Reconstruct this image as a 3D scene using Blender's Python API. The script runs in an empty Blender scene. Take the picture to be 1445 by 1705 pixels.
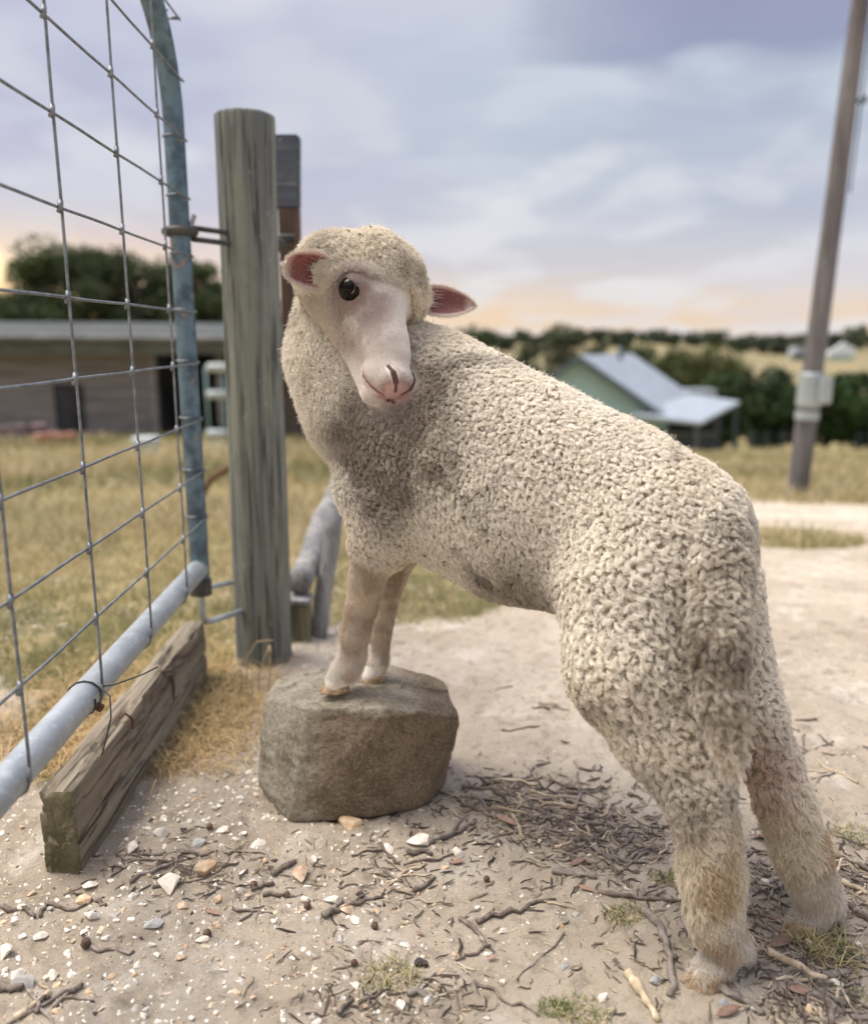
import bpy, bmesh, math, random
import numpy as np
from mathutils import Vector, Matrix
from mathutils.kdtree import KDTree
sc = bpy.context.scene
rnd = random.Random(7)
rs = np.random.RandomState(11)

# ------------------------------------------------------------------ camera
PITCH = math.radians(11.78); CAMZ = 0.78; FPX = 1400.0
cam = bpy.data.cameras.new('camera'); camo = bpy.data.objects.new('camera', cam)
sc.collection.objects.link(camo); sc.camera = camo
camo.location = (0, 0, CAMZ); camo.rotation_euler = (math.pi/2 - PITCH, 0, 0)
cam.sensor_fit = 'VERTICAL'; cam.sensor_height = 36.0; cam.lens = 36.0*FPX/1705.0
cam.clip_start = 0.02; cam.clip_end = 3000
cam.dof.use_dof = True; cam.dof.focus_distance = 1.17; cam.dof.aperture_fstop = 2.2
# ------------------------------------------------------------------ colour
sc.view_settings.view_transform = 'Standard'; sc.view_settings.look = 'None'
sc.view_settings.exposure = 0.42; sc.view_settings.gamma = 1.0; sc.view_settings.use_curve_mapping = False
sc.cycles.use_denoising = True
sc.cycles.max_bounces = 8; sc.cycles.diffuse_bounces = 4; sc.cycles.transparent_max_bounces = 12
# ------------------------------------------------------------------ sun
SUN_EL = math.radians(64); SUN_AZ = math.radians(-78)      # azimuth measured from +Y towards +X
sl = bpy.data.lights.new('sun', 'SUN'); sl.energy = 3.1; sl.angle = math.radians(32); sl.color = (1.0, 0.92, 0.80)
so = bpy.data.objects.new('sun', sl); sc.collection.objects.link(so)
sdir = Vector((math.sin(SUN_AZ)*math.cos(SUN_EL), math.cos(SUN_AZ)*math.cos(SUN_EL), math.sin(SUN_EL)))
so.rotation_euler = sdir.to_track_quat('Z', 'Y').to_euler()

# ------------------------------------------------------------------ node helpers
class NT:
    def __init__(s, tree): s.t = tree; tree.nodes.clear()
    def n(s, kind, ins=None, **props):
        nd = s.t.nodes.new(kind)
        for k, v in props.items(): setattr(nd, k, v)
        if ins:
            for k, v in ins.items():
                sock = nd.inputs[k]
                if isinstance(v, bpy.types.NodeSocket): s.t.links.new(v, sock)
                else: sock.default_value = v
        return nd
    def math(s, op, a, b=0.0, c=0.0, clamp=False):
        return s.n('ShaderNodeMath', {0: a, 1: b, 2: c}, operation=op, use_clamp=clamp).outputs[0]
    def mr(s, v, a, b, c=0.0, d=1.0, smooth=True):
        return s.n('ShaderNodeMapRange', {'Value': v, 'From Min': a, 'From Max': b, 'To Min': c, 'To Max': d},
                   interpolation_type='SMOOTHSTEP' if smooth else 'LINEAR').outputs[0]
    def mix(s, f, a, b, mode='MIX'):
        nd = s.t.nodes.new('ShaderNodeMix'); nd.data_type = 'RGBA'; nd.blend_type = mode
        for i, v in ((0, f), (6, a), (7, b)):
            if isinstance(v, bpy.types.NodeSocket): s.t.links.new(v, nd.inputs[i])
            elif i and len(v) == 3: nd.inputs[i].default_value = (*v, 1)
            else: nd.inputs[i].default_value = v
        return nd.outputs[2]
    def noise(s, vec, scale, detail=4, rough=0.55, dist=0.0):
        return s.n('ShaderNodeTexNoise', {'Vector': vec, 'Scale': scale, 'Detail': detail, 'Roughness': rough, 'Distortion': dist}).outputs[0]

# ------------------------------------------------------------------ world: dusk cloud over a Nishita sky
w = bpy.data.worlds.new('World'); sc.world = w; w.use_nodes = True
t = NT(w.node_tree)
tc = t.n('ShaderNodeTexCoord').outputs['Generated']
sep = t.n('ShaderNodeSeparateXYZ', {0: tc}); X, Y, Z = sep.outputs
sky = t.n('ShaderNodeTexSky', sky_type='NISHITA', sun_disc=False, sun_elevation=SUN_EL, sun_rotation=SUN_AZ).outputs[0]
el = t.math('MAXIMUM', Z, 0.0)
azr = t.math('ARCTAN2', X, Y)                                  # 0 ahead, negative to the left
zz = t.math('ADD', el, 0.16)
pl = t.n('ShaderNodeCombineXYZ', {0: t.math('DIVIDE', X, zz), 1: t.math('DIVIDE', Y, zz), 2: 0.0}).outputs[0]
n1 = t.noise(pl, 0.8, 4, 0.45, 0.3); n2 = t.noise(t.n('ShaderNodeMapping', {'Vector': pl, 'Location': (3.1, 0.4, 0), 'Scale': (1.0, 0.75, 1)}).outputs[0], 1.7, 5, 0.48, 0.45); n3 = t.noise(pl, 0.45, 3, 0.5, 0.3)
ramp = t.n('ShaderNodeValToRGB', {0: el})
cr = ramp.color_ramp; cr.interpolation = 'B_SPLINE'
cols = [(0.0, (0.80, 0.60, 0.42)), (0.035, (0.78, 0.65, 0.56)), (0.075, (0.58, 0.58, 0.66)), (0.16, (0.47, 0.53, 0.66)),
        (0.25, (0.47, 0.54, 0.67)), (0.36, (0.50, 0.58, 0.72)), (0.6, (0.66, 0.69, 0.76)), (1.0, (0.82, 0.80, 0.80))]
while len(cr.elements) < len(cols): cr.elements.new(0.5)
for e, (p, c) in zip(cr.elements, cols): e.position = p; e.color = (*c, 1)
c = ramp.outputs[0]
lav = t.mr(azr, 0.15, -0.45)                                   # lavender to the left
c = t.mix(t.math('MULTIPLY', lav, 0.75), c, t.mix(1.0, c, (1.12, 0.95, 1.04), 'MULTIPLY'))
# pale cloud
c = t.mix(t.math('MULTIPLY', t.mr(n2, 0.44, 0.64), 0.72), c, (0.76, 0.78, 0.84))
c = t.mix(t.math('MULTIPLY', t.mr(n1, 0.48, 0.64), 0.5), c, (0.66, 0.66, 0.76))
# slate-violet cloud, heavier high and to the right
n4 = t.noise(t.n('ShaderNodeMapping', {'Vector': pl, 'Location': (7.7, 2.3, 0), 'Scale': (0.8, 1.1, 1)}).outputs[0], 2.6, 4, 0.42, 0.35)
hv = t.math('MULTIPLY', t.mr(el, 0.17, 0.32), t.mr(azr, -0.05, 0.28))
dk = t.math('MULTIPLY', t.mr(t.math('ADD', t.math('ADD', n2, t.math('MULTIPLY', t.math('SUBTRACT', n4, 0.5), -0.75)), t.math('MULTIPLY', hv, 0.24)), 0.42, 0.72), t.math('ADD', t.math('MULTIPLY', hv, 0.80), 0.04))
c = t.mix(dk, c, (0.22, 0.245, 0.42))
c = t.mix(t.math('MULTIPLY', t.mr(n4, 0.46, 0.70), t.mr(el, 0.14, 0.24, 0.10, 0.42)), c, (0.74, 0.77, 0.86))
dk2 = t.math('MULTIPLY', t.mr(n3, 0.56, 0.40), t.math('MULTIPLY', t.mr(el, 0.08, 0.14), 0.4))
c = t.mix(dk2, c, (0.38, 0.43, 0.60))
# warm afterglow low on the left
wl = t.mr(azr, 0.26, -0.25)
low = t.mr(t.math('ADD', el, t.math('MULTIPLY', t.math('SUBTRACT', n2, 0.5), 0.09)), 0.085, -0.01)
c = t.mix(t.math('MULTIPLY', t.math('MULTIPLY', wl, low), 0.85), c, (0.92, 0.68, 0.42))
ll = t.mr(azr, 0.0, -0.5)
c = t.mix(t.math('MULTIPLY', t.math('MULTIPLY', ll, t.mr(el, 0.155, 0.03)), 0.92), c, (1.05, 0.76, 0.40))
gd = Vector((math.sin(-0.49), math.cos(-0.49), 0.072)).normalized()
dt = t.n('ShaderNodeVectorMath', {0: tc, 1: tuple(gd)}, operation='DOT_PRODUCT').outputs['Value']
c = t.mix(t.mr(dt, 0.9992, 0.99998), c, (1.7, 1.35, 0.75))
# overcast sky is brighter overhead
up = t.mr(el, 0.36, 0.85, 0.94, 2.6)
c = t.mix(1.0, c, t.n('ShaderNodeCombineXYZ', {0: up, 1: up, 2: up}).outputs[0], 'MULTIPLY')
back = t.mr(Y, 0.3, -0.6, 1.0, 0.85)
c = t.mix(1.0, c, t.n('ShaderNodeCombineXYZ', {0: t.math('MULTIPLY', back, 1.0), 1: back, 2: t.mr(Y, 0.3, -0.6, 1.0, 0.78)}).outputs[0], 'MULTIPLY')
c = t.mix(1.0, c, (0.90, 0.875, 0.83), 'MULTIPLY')
skyd = t.mix(1.0, sky, (0.08, 0.08, 0.08), 'MULTIPLY')
c = t.mix(0.06, c, skyd)
bg = t.n('ShaderNodeBackground', {'Color': c, 'Strength': 1.0})
t.n('ShaderNodeOutputWorld', {0: bg.outputs[0]})

# ------------------------------------------------------------------ geometry helpers
def W(px, py, Y):
    """point of the photograph at horizontal distance Y ahead of the camera"""
    u = (852.5-py)/FPX; s = (px-722.5)/FPX
    cy = math.cos(PITCH)+u*math.sin(PITCH); cz = u*math.cos(PITCH)-math.sin(PITCH)
    k = Y/cy
    return Vector((s*k, Y, CAMZ+cz*k))
def ZC(p): return p[1]*math.cos(PITCH)+(CAMZ-p[2])*math.sin(PITCH)
def sstep(a, b, x):
    tt = np.clip((x-a)/(b-a), 0, 1); return tt*tt*(3-2*tt)
def gz(x, y):
    """height of the land: flat yard, then falling away down the slope, hills far off"""
    x = np.asarray(x, float); y = np.asarray(y, float)
    r = x/np.maximum(y, 1.0)
    s = 0.088+0.036*sstep(-0.25, 0.12, r)
    d = np.maximum(y-1.7, 0)
    z = -s*(np.sqrt(d*d+1.0)-1.0)
    z = np.where(y > 130, -s*129.3 + 0*y, z)
    hill = sstep(150, 430, y)*(15+2.0*np.sin(x*0.011+1.3)+1.2*np.sin(x*0.031))
    return z+hill*(0.82+0.18*sstep(-50, 160, x))
def G(px, py):
    a = (852.5-py)/FPX; s = (px-722.5)/FPX
    dy = math.cos(PITCH)+a*math.sin(PITCH); dz = a*math.cos(PITCH)-math.sin(PITCH)
    if dz < 0 and -CAMZ/dz*dy < 1.7:
        k = -CAMZ/dz; return Vector((s*k, dy*k, 0))
    k = 0.5
    for _ in range(4000):
        if CAMZ+dz*k <= float(gz(s*k, dy*k)): break
        k *= 1.004
    lo, hi = k/1.004, k
    for _ in range(20):
        m = (lo+hi)/2
        if CAMZ+dz*m <= float(gz(s*m, dy*m)): hi = m
        else: lo = m
    return Vector((s*hi, dy*hi, CAMZ+dz*hi))

def hash3(i, j, k):
    h = (i.astype(np.uint32)*np.uint32(374761393) + j.astype(np.uint32)*np.uint32(668265263) + k.astype(np.uint32)*np.uint32(2147483647 & 0x5bd1e995))
    h = (h ^ (h >> np.uint32(13)))*np.uint32(1274126177)
    return ((h ^ (h >> np.uint32(16))) & np.uint32(0xffffff)).astype(np.float32)/16777215.0
def vnoise(p):
    p = np.asarray(p, np.float32); f = np.floor(p); i = f.astype(np.int64); f = p-f; f = f*f*(3-2*f)
    r = 0
    for a in (0, 1):
        wa = f[:, 0] if a else 1-f[:, 0]
        for b in (0, 1):
            wb = f[:, 1] if b else 1-f[:, 1]
            for cc in (0, 1):
                wc = f[:, 2] if cc else 1-f[:, 2]
                r = r+wa*wb*wc*hash3(i[:, 0]+a, i[:, 1]+b, i[:, 2]+cc)
    return r
def fbm(p, scale, oct=4, gain=0.5):
    p = np.asarray(p, np.float32)
    if p.shape[1] == 2: p = np.c_[p, np.zeros(len(p), np.float32)]
    s = 0; a = 1; tot = 0
    for o in range(oct):
        s = s+a*vnoise(p*scale*(2**o)+17.3*o); tot += a; a *= gain
    return s/tot                                                # 0..1

col = sc.collection
def newobj(name, me, mat=None, parent=None):
    o = bpy.data.objects.new(name, me); col.objects.link(o)
    if mat is not None:
        if isinstance(mat, (list, tuple)):
            for m in mat: me.materials.append(m)
        else: me.materials.append(mat)
    if parent is not None: o.parent = parent
    return o
def mesh_np(name, v, faces, smooth=False):
    """v (n,3), faces (m,k) int array"""
    me = bpy.data.meshes.new(name); v = np.asarray(v, np.float32); faces = np.asarray(faces, np.int32)
    me.vertices.add(len(v)); me.vertices.foreach_set('co', v.ravel())
    m, k = faces.shape
    me.loops.add(m*k); me.loops.foreach_set('vertex_index', faces.ravel())
    me.polygons.add(m); me.polygons.foreach_set('loop_start', np.arange(0, m*k, k, dtype=np.int32))
    me.polygons.foreach_set('use_smooth', np.full(m, smooth, bool))
    me.update(calc_edges=True); me.validate(); return me
def set_col(me, arr, name='Col'):
    at = me.attributes.new(name, 'FLOAT_COLOR', 'POINT')
    at.data.foreach_set('color', np.c_[arr, np.ones(len(arr))].astype(np.float32).ravel())
class MB:
    """collects primitives into one mesh"""
    def __init__(s): s.bm = bmesh.new()
    def box(s, c, size, rot=None, bevel=0.0, taper=None):
        r = bmesh.ops.create_cube(s.bm, size=1.0); vs = r['verts']
        for v in vs:
            v.co = Vector((v.co.x*size[0], v.co.y*size[1], v.co.z*size[2]))
            if taper and v.co.z > 0: v.co.x *= taper; v.co.y *= taper
        if bevel:
            es = list({e for v in vs for e in v.link_edges})
            r = bmesh.ops.bevel(s.bm, geom=es, offset=bevel, segments=2, affect='EDGES', profile=0.6)
            vs = list({v for f in r['faces'] for v in f.verts} | {v for v in vs if v.is_valid})
        M = Matrix.Translation(c) @ (rot.to_4x4() if rot else Matrix.Identity(4))
        for v in vs: v.co = M @ v.co
        return s
    def poly(s, pts, faces):
        vs = [s.bm.verts.new(p) for p in pts]
        for f in faces: s.bm.faces.new([vs[i] for i in f])
        return s
    def prism(s, pts, d):
        """closed prism: polygon pts extruded by vector d"""
        n = len(pts); d = Vector(d)
        a = [s.bm.verts.new(p) for p in pts]; b = [s.bm.verts.new(Vector(p)+d) for p in pts]
        s.bm.faces.new(a); s.bm.faces.new(b[::-1])
        for i in range(n): s.bm.faces.new((a[i], b[i], b[(i+1) % n], a[(i+1) % n]))
        return s
    def tube(s, pts, rad, sides=10, cap=True, jit=0.0):
        pts = [Vector(p) for p in pts]; n = len(pts)
        if not isinstance(rad, (list, tuple)): rad = [rad]*n
        tan = [(pts[min(i+1, n-1)]-pts[max(i-1, 0)]).normalized() for i in range(n)]
        ref = Vector((0, 0, 1)) if abs(tan[0].z) < 0.9 else Vector((1, 0, 0))
        nn = (ref-tan[0]*ref.dot(tan[0])).normalized(); rings = []
        for i in range(n):
            nn = (nn-tan[i]*nn.dot(tan[i])).normalized(); b = tan[i].cross(nn)
            rings.append([s.bm.verts.new(pts[i]+(nn*math.cos(q)+b*math.sin(q))*rad[i]*(1+jit*(rnd.random()-.5)))
                          for q in [2*math.pi*k/sides for k in range(sides)]])
        for i in range(n-1):
            for k in range(sides):
                s.bm.faces.new((rings[i][k], rings[i][(k+1) % sides], rings[i+1][(k+1) % sides], rings[i+1][k]))
        if cap: s.bm.faces.new(rings[0][::-1]); s.bm.faces.new(rings[-1])
        return s
    def build(s, name, mat, parent=None, smooth=False):
        bmesh.ops.recalc_face_normals(s.bm, faces=s.bm.faces)
        me = bpy.data.meshes.new(name); s.bm.to_mesh(me); s.bm.free()
        if smooth: me.polygons.foreach_set('use_smooth', [True]*len(me.polygons))
        return newobj(name, me, mat, parent)
def tag(o, label=None, cat=None, group=None, kind=None):
    if label: o['label'] = label
    if cat: o['category'] = cat
    if group: o['group'] = group
    if kind: o['kind'] = kind
    return o
def empty(name, loc, label, cat, group=None):
    o = bpy.data.objects.new(name, None); col.objects.link(o); o.location = loc; o.empty_display_size = 0.1
    bpy.context.view_layer.update()
    return tag(o, label, cat, group)
def adopt(child, parent):
    """parent a child whose mesh is in world coordinates"""
    child.parent = parent; child.matrix_parent_inverse = Matrix.Translation(-Vector(parent.location)); return child

# ------------------------------------------------------------------ materials
def mat(name, base, c2=None, scale=8.0, amt=1.0, rough=0.8, metal=0.0, bump=0.0, bscale=40.0, stretch=None, c3=None, s3=30.0,
        lo=0.35, hi=0.65, lo3=0.5, hi3=0.7, spec=0.3, coords='Object', detail=5, rvar=0.0, objrand=0.0):
    m = bpy.data.materials.new(name); m.use_nodes = True; q = NT(m.node_tree)
    co = q.n('ShaderNodeTexCoord').outputs[coords]
    if stretch: co = q.n('ShaderNodeMapping', {'Vector': co, 'Scale': stretch}).outputs[0]
    c = q.mix(0.0, base, base)
    if c2: c = q.mix(q.math('MULTIPLY', q.mr(q.noise(co, scale, detail), lo, hi), amt), c, c2)
    if c3: c = q.mix(q.mr(q.noise(co, s3, 6, 0.6, 0.4), lo3, hi3), c, c3)
    if objrand:
        r = q.n('ShaderNodeObjectInfo').outputs['Random']
        v = q.mr(r, 0, 1, 1-objrand, 1+objrand*0.6, False)
        c = q.mix(1.0, c, q.n('ShaderNodeCombineXYZ', {0: v, 1: v, 2: v}).outputs[0], 'MULTIPLY')
    b = q.n('ShaderNodeBsdfPrincipled', {'Base Color': c, 'Roughness': rough, 'Metallic': metal, 'Specular IOR Level': spec})
    if rvar:
        q.t.links.new(q.mr(q.noise(co, scale*2.3, 4), 0.3, 0.7, rough-rvar, rough+rvar), b.inputs['Roughness'])
    if bump:
        bp = q.n('ShaderNodeBump', {'Height': q.noise(co, bscale, 6, 0.65), 'Strength': 0.9, 'Distance': bump})
        q.t.links.new(bp.outputs[0], b.inputs['Normal'])
    q.n('ShaderNodeOutputMaterial', {0: b.outputs[0]})
    return m
def attr_mat(name, rough=0.9, bump=0.0, bscale=100, sss=0.0, spec=0.25, mulrand=0.0, tr=0.0):
    m = bpy.data.materials.new(name); m.use_nodes = True; q = NT(m.node_tree)
    c = q.n('ShaderNodeAttribute', attribute_name='Col').outputs['Color']
    b = q.n('ShaderNodeBsdfPrincipled', {'Base Color': c, 'Roughness': rough, 'Specular IOR Level': spec, 'Subsurface Weight': sss, 'Subsurface Scale': 0.01})
    if bump:
        co = q.n('ShaderNodeTexCoord').outputs['Object']
        bp = q.n('ShaderNodeBump', {'Height': q.noise(co, bscale, 6, 0.65), 'Strength': 0.9, 'Distance': bump})
        q.t.links.new(bp.outputs[0], b.inputs['Normal'])
    o = b.outputs[0]
    if tr:
        tl = q.n('ShaderNodeBsdfTranslucent', {'Color': c})
        o = q.n('ShaderNodeMixShader', {0: tr, 1: o, 2: tl.outputs[0]}).outputs[0]
    q.n('ShaderNodeOutputMaterial', {0: o}); return m
# ================================================================== THE LAND
def axis(dense_lo, dense_hi, step, far_lo, far_hi, g=1.09):
    a = list(np.arange(dense_lo, dense_hi+1e-6, step)); s = step; x = a[-1]
    while x < far_hi: s *= g; x += s; a.append(x)
    s = step; x = dense_lo; b = []
    while x > far_lo: s *= g; x -= s; b.append(x)
    return np.array(b[::-1]+a)
gx = axis(-1.35, 1.35, 0.0065, -700, 700, 1.10); gy = axis(0.55, 2.3, 0.0065, -60, 900, 1.035)
GX, GY = np.meshgrid(gx, gy); P = np.c_[GX.ravel(), GY.ravel()]
def grassmask(x, y, n):
    r = x/np.maximum(y, .1)
    thr = 2.35+1.5*sstep(-0.12, 0.35, r)*0+4.3*sstep(0.02, 0.42, r)
    thr = np.where(r < -0.25, 2.15, thr)
    m = sstep(-0.25, 0.35, (y-thr)/np.maximum(thr*0.3, .5)+(n-0.5)*2.2)
    patch = np.exp(-(((x-1.62)/0.55)**2+((y-4.1)/0.55)**2)*1.2)           # tuft of turf beside the track
    m = np.maximum(m, sstep(0.35, 0.6, patch*(0.5+n)))
    strip = np.exp(-(((x+0.62)/0.26)**2+((y-1.66)/0.34)**2))              # straw against the sleeper and post
    return np.clip(np.maximum(m, sstep(0.3, 0.7, strip*(0.7+0.6*n))), 0, 1)
near = (np.abs(P[:, 0]) < 3) & (P[:, 1] > .2) & (P[:, 1] < 4)
def dirt_relief(q):
    q = np.asarray(q, float)
    h = (fbm(q, 3.0, 3)-.5)*0.030 + (fbm(q, 14.0, 4)-.5)*0.020 + (fbm(q, 60.0, 3)-.5)*0.011
    return h
Z0 = gz(P[:, 0], P[:, 1])
fade = np.exp(-np.maximum(P[:, 1]-2.3, 0)/3.0)
rel = dirt_relief(P)*np.clip(fade, 0.0, 1)
Z1 = Z0+rel
def ground_z(x, y):
    q = np.array([[x, y]]); return float(gz(x, y)+dirt_relief(q)[0]*math.exp(-max(y-2.3, 0)/3.0))
def ground_zs(q):
    return gz(q[:, 0], q[:, 1])+dirt_relief(q)*np.exp(-np.maximum(q[:, 1]-2.3, 0)/3.0)
ny, nx = GX.shape; idx = np.arange(ny*nx).reshape(ny, nx)
F = np.stack([idx[:-1, :-1], idx[:-1, 1:], idx[1:, 1:], idx[1:, :-1]], -1).reshape(-1, 4)
me = mesh_np('ground', np.c_[P, Z1], F, True)
gn = fbm(P*np.array([0.6, 0.35]), 1.6, 4); gm = grassmask(P[:, 0], P[:, 1], gn)
set_col(me, np.c_[gm, sstep(140, 190, P[:, 1]), gn], 'Mask')
gmat = bpy.data.materials.new('ground_dirt'); gmat.use_nodes = True; q = NT(gmat.node_tree)
mk = q.n('ShaderNodeSeparateColor', {0: q.n('ShaderNodeAttribute', attribute_name='Mask').outputs['Color']})
gp = q.n('ShaderNodeNewGeometry').outputs['Position']
d = q.mix(q.mr(q.noise(gp, 2.2, 5), .38, .62), (0.68, 0.59, 0.47), (0.53, 0.45, 0.35))
d = q.mix(q.math('MULTIPLY', q.mr(q.noise(gp, 7, 6, .65), .5, .68), .75), d, (0.82, 0.75, 0.64))
d = q.mix(q.math('MULTIPLY', q.mr(q.noise(gp, 26, 6, .7), .50, .66), .48), d, (0.24, 0.185, 0.14))
d = q.mix(q.math('MULTIPLY', q.mr(q.noise(gp, 130, 4, .7), .55, .7), .6), d, (0.70, 0.62, 0.52))
d = q.mix(q.math('MULTIPLY', q.mr(q.noise(gp, 190, 3, .7), .60, .72), .6), d, (0.13, 0.09, 0.065))
g = q.mix(q.mr(q.noise(gp, 0.55, 5, .6), .36, .62), (0.33, 0.265, 0.12), (0.16, 0.155, 0.065))
g = q.mix(q.math('MULTIPLY', q.mr(q.noise(gp, 5.0, 5, .6), .48, .66), .6), g, (0.55, 0.44, 0.24))
fld = q.mix(q.mr(q.noise(gp, 0.03, 5, .6), .45, .62), (0.27, 0.225, 0.13), (0.20, 0.185, 0.10))
fld = q.mix(q.mr(q.noise(gp, 0.05, 6, .7, .5), .58, .63), fld, (0.07, 0.09, 0.05))
cc = q.mix(q.mr(q.math('ADD', mk.outputs[0], q.math('MULTIPLY', q.math('SUBTRACT', q.noise(gp, 9, 5, .7), .5), 0.9)), .3, .7), d, g)
cc = q.mix(mk.outputs[1], cc, fld)
bp = q.n('ShaderNodeBump', {'Height': q.noise(gp, 90, 8, .75), 'Strength': 1.0, 'Distance': .008})
bp2 = q.n('ShaderNodeBump', {'Height': q.noise(gp, 420, 4, .8), 'Strength': 1.0, 'Distance': .0028, 'Normal': bp.outputs[0]})
bs = q.n('ShaderNodeBsdfPrincipled', {'Base Color': cc, 'Roughness': .95, 'Specular IOR Level': .15, 'Normal': bp2.outputs[0]})
q.n('ShaderNodeOutputMaterial', {0: bs.outputs[0]})
tag(newobj('ground', me, gmat), kind='structure')

# ------------------------------------------------------------------ blades of grass
def blades(name, pos, h, wd, lean, colr, label=None, kind='stuff', cat=None, parent=None, mt=None):
    n = len(pos); ang = rs.rand(n)*6.283; la = rs.rand(n)*6.283
    side = np.c_[np.cos(ang), np.sin(ang), np.zeros(n)]*wd[:, None]*0.5
    ld = np.c_[np.cos(la), np.sin(la), np.zeros(n)]
    v = []
    for tt, ww, ll in ((0, 1, 0), (0.5, .85, .3), (0.85, .5, .75), (1.0, .08, 1.0)):
        c = pos+ld*(h*lean*ll)[:, None]+np.c_[np.zeros(n), np.zeros(n), h*tt*(1-0.25*lean*ll)]
        v += [c-side*ww, c+side*ww]
    V = np.stack(v, 1).reshape(-1, 3); b = np.arange(n)[:, None]*8
    f = np.concatenate([b+np.array([[0, 1, 3, 2]]), b+np.array([[2, 3, 5, 4]]), b+np.array([[4, 5, 7, 6]])], 0)
    me = mesh_np(name, V, f, True); set_col(me, np.repeat(colr, 8, 0))
    o = newobj(name, me, mt or M_BLADE, parent)
    return tag(o, label, cat, kind=kind)
M_BLADE = attr_mat('dry_grass', rough=.7, tr=.25)
def grass_cols(n, greenf):
    a = np.array([[.50, .41, .23], [.35, .28, .13], [.22, .21, .085], [.12, .14, .05], [.60, .52, .35]])
    k = (rs.rand(n) < greenf).astype(int)
    ix = np.where(k == 1, rs.choice([2, 3], n), rs.choice([0, 1, 4], n))
    return a[ix]*(0.6+0.7*rs.rand(n, 1))
N = 230000
yy = 1.55*np.exp(rs.rand(N)*math.log(40/1.55)); r = rs.rand(N)*1.5-0.72
xx = r*yy*0.98; pp = np.c_[xx, yy]
gnn = fbm(pp*np.array([0.6, 0.35]), 1.6, 4); mm = grassmask(xx, yy, gnn)
gg = fbm(pp, 0.9, 4)
keep = (rs.rand(N) < mm*np.clip(1.35*gg+.12, 0, 1)) & ~((r > -.1) & (r < .25) & (yy > 2.6) & (rs.rand(N) < .6))
pp, yy, gg = pp[keep], yy[keep], gg[keep]; n = len(pp)
hh = (0.017+0.036*rs.rand(n)**2)*np.clip(yy/2.0, .8, 4.5)*(0.6+0.9*gg)
ww = 0.0016*np.clip(yy/1.6, 1, 12)*(0.7+0.6*rs.rand(n))
blades('dry_grass', np.c_[pp, ground_zs(pp)-.004], hh, ww, 0.3+0.9*rs.rand(n), grass_cols(n, np.clip((fbm(pp, .55, 3)-.42)*3.0, .04, .75)))

# straw matted against the sleeper and the post foot
n = 9000
sx = -0.60+0.17*rs.randn(n); sy = 1.60+0.20*rs.randn(n); ok = (sx > -.95) & (sx < -.33) & (sy > 1.38) & (sy < 2.2); ok &= ~((np.abs(sx+.545) < .035) & (sy < 1.83))
sx, sy = sx[ok], sy[ok]; n = len(sx); q2 = np.c_[sx, sy]
blades('straw_mat', np.c_[q2, ground_zs(q2)-.003], 0.018+0.03*rs.rand(n), 0.0016+0.001*rs.rand(n), 0.9+1.3*rs.rand(n),
       np.array([[.62, .46, .24]])*(0.6+.6*rs.rand(n, 1))*np.array([1, 1, 1]))

# small green and yellow tufts one can count
def tuft(px, py, rad, n, h, green, label):
    c = G(px, py); a = rs.rand(n)*6.283; rr = rad*np.sqrt(rs.rand(n)); q2 = np.c_[c.x+np.cos(a)*rr*1.3, c.y+np.sin(a)*rr]
    cl = np.where(rs.rand(n, 1) < green, np.array([[.16, .21, .06]]), np.array([[.55, .48, .26]]))*(0.7+.5*rs.rand(n, 1))
    o = blades('grass_tuft', np.c_[q2, ground_zs(q2)-.002], h*(0.4+.8*rs.rand(n)), 0.0011+.0008*rs.rand(n), 0.4+1.1*rs.rand(n), cl, label, None, 'grass tuft')
    o['group'] = 'small grass tufts in the dirt'
tuft(648, 1622, .030, 260, .015, .35, 'small yellow green grass tuft beside the dark stone at the bottom of the dirt')
tuft(1042, 1530, .024, 240, .013, .45, 'low green grass tuft at the upper end of the curved grey stick')
tuft(925, 1680, .016, 190, .010, .9, 'bright green moss-like tuft in the dirt near the lower edge of the photo')
tuft(968, 1688, .026, 220, .013, .35, 'straw coloured tuft just right of the bright green one near the lower edge')
tuft(1378, 1590, .034, 260, .028, .2, 'pale seeding grass tuft behind the heel of the right hind foot')
tuft(1108, 1468, .020, 180, .011, .35, 'small dull grass tuft left of the near hind leg')
tuft(1425, 1388, .035, 200, .013, .6, 'green grass tuft at the right edge of the photo among sticks')
tuft(1395, 1650, .03, 160, .010, .8, 'low dark green tuft beside the twigs in the lower right corner')

# dry seed stalks at the foot of the gate post
M_STRAW = mat('straw', (.60, .47, .28), (.42, .33, .18), 30, bump=.0004, bscale=300)
for k, (pts, lab) in enumerate((
    (((412, 1150), (410, 1095), (428, 1068), (455, 1066)), 'dry bent grass stalk arching over at the foot of the gate post'),
    (((428, 1145), (436, 1105), (446, 1082)), 'dry leaning grass stalk between the arching one and the seed head'),
    (((448, 1140), (450, 1105), (449, 1086)), 'dry upright grass stalk ending in a pale seed head by the gate post'),
    (((405, 1160), (402, 1120), (399, 1100)), 'short dry grass stalk leftmost at the foot of the gate post'))):
    P3 = [W(a, b, 1.80-.01*k) for a, b in pts]
    b0 = P3[0]; P3[0] = Vector((b0.x, b0.y, ground_z(b0.x, b0.y)-.004))
    m = MB().tube(P3, [.0016]*(len(P3)-1)+[.0012], 5)
    if k == 2: m.tube([P3[-1]-Vector((0, 0, .004)), P3[-1]+Vector((0, 0, .006)), P3[-1]+Vector((.001, 0, .018))], [.003, .005, .001], 6)
    tag(m.build('grass_stalk', M_STRAW, smooth=True), lab, 'grass stalk', 'dry stalks at the foot of the post')

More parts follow.
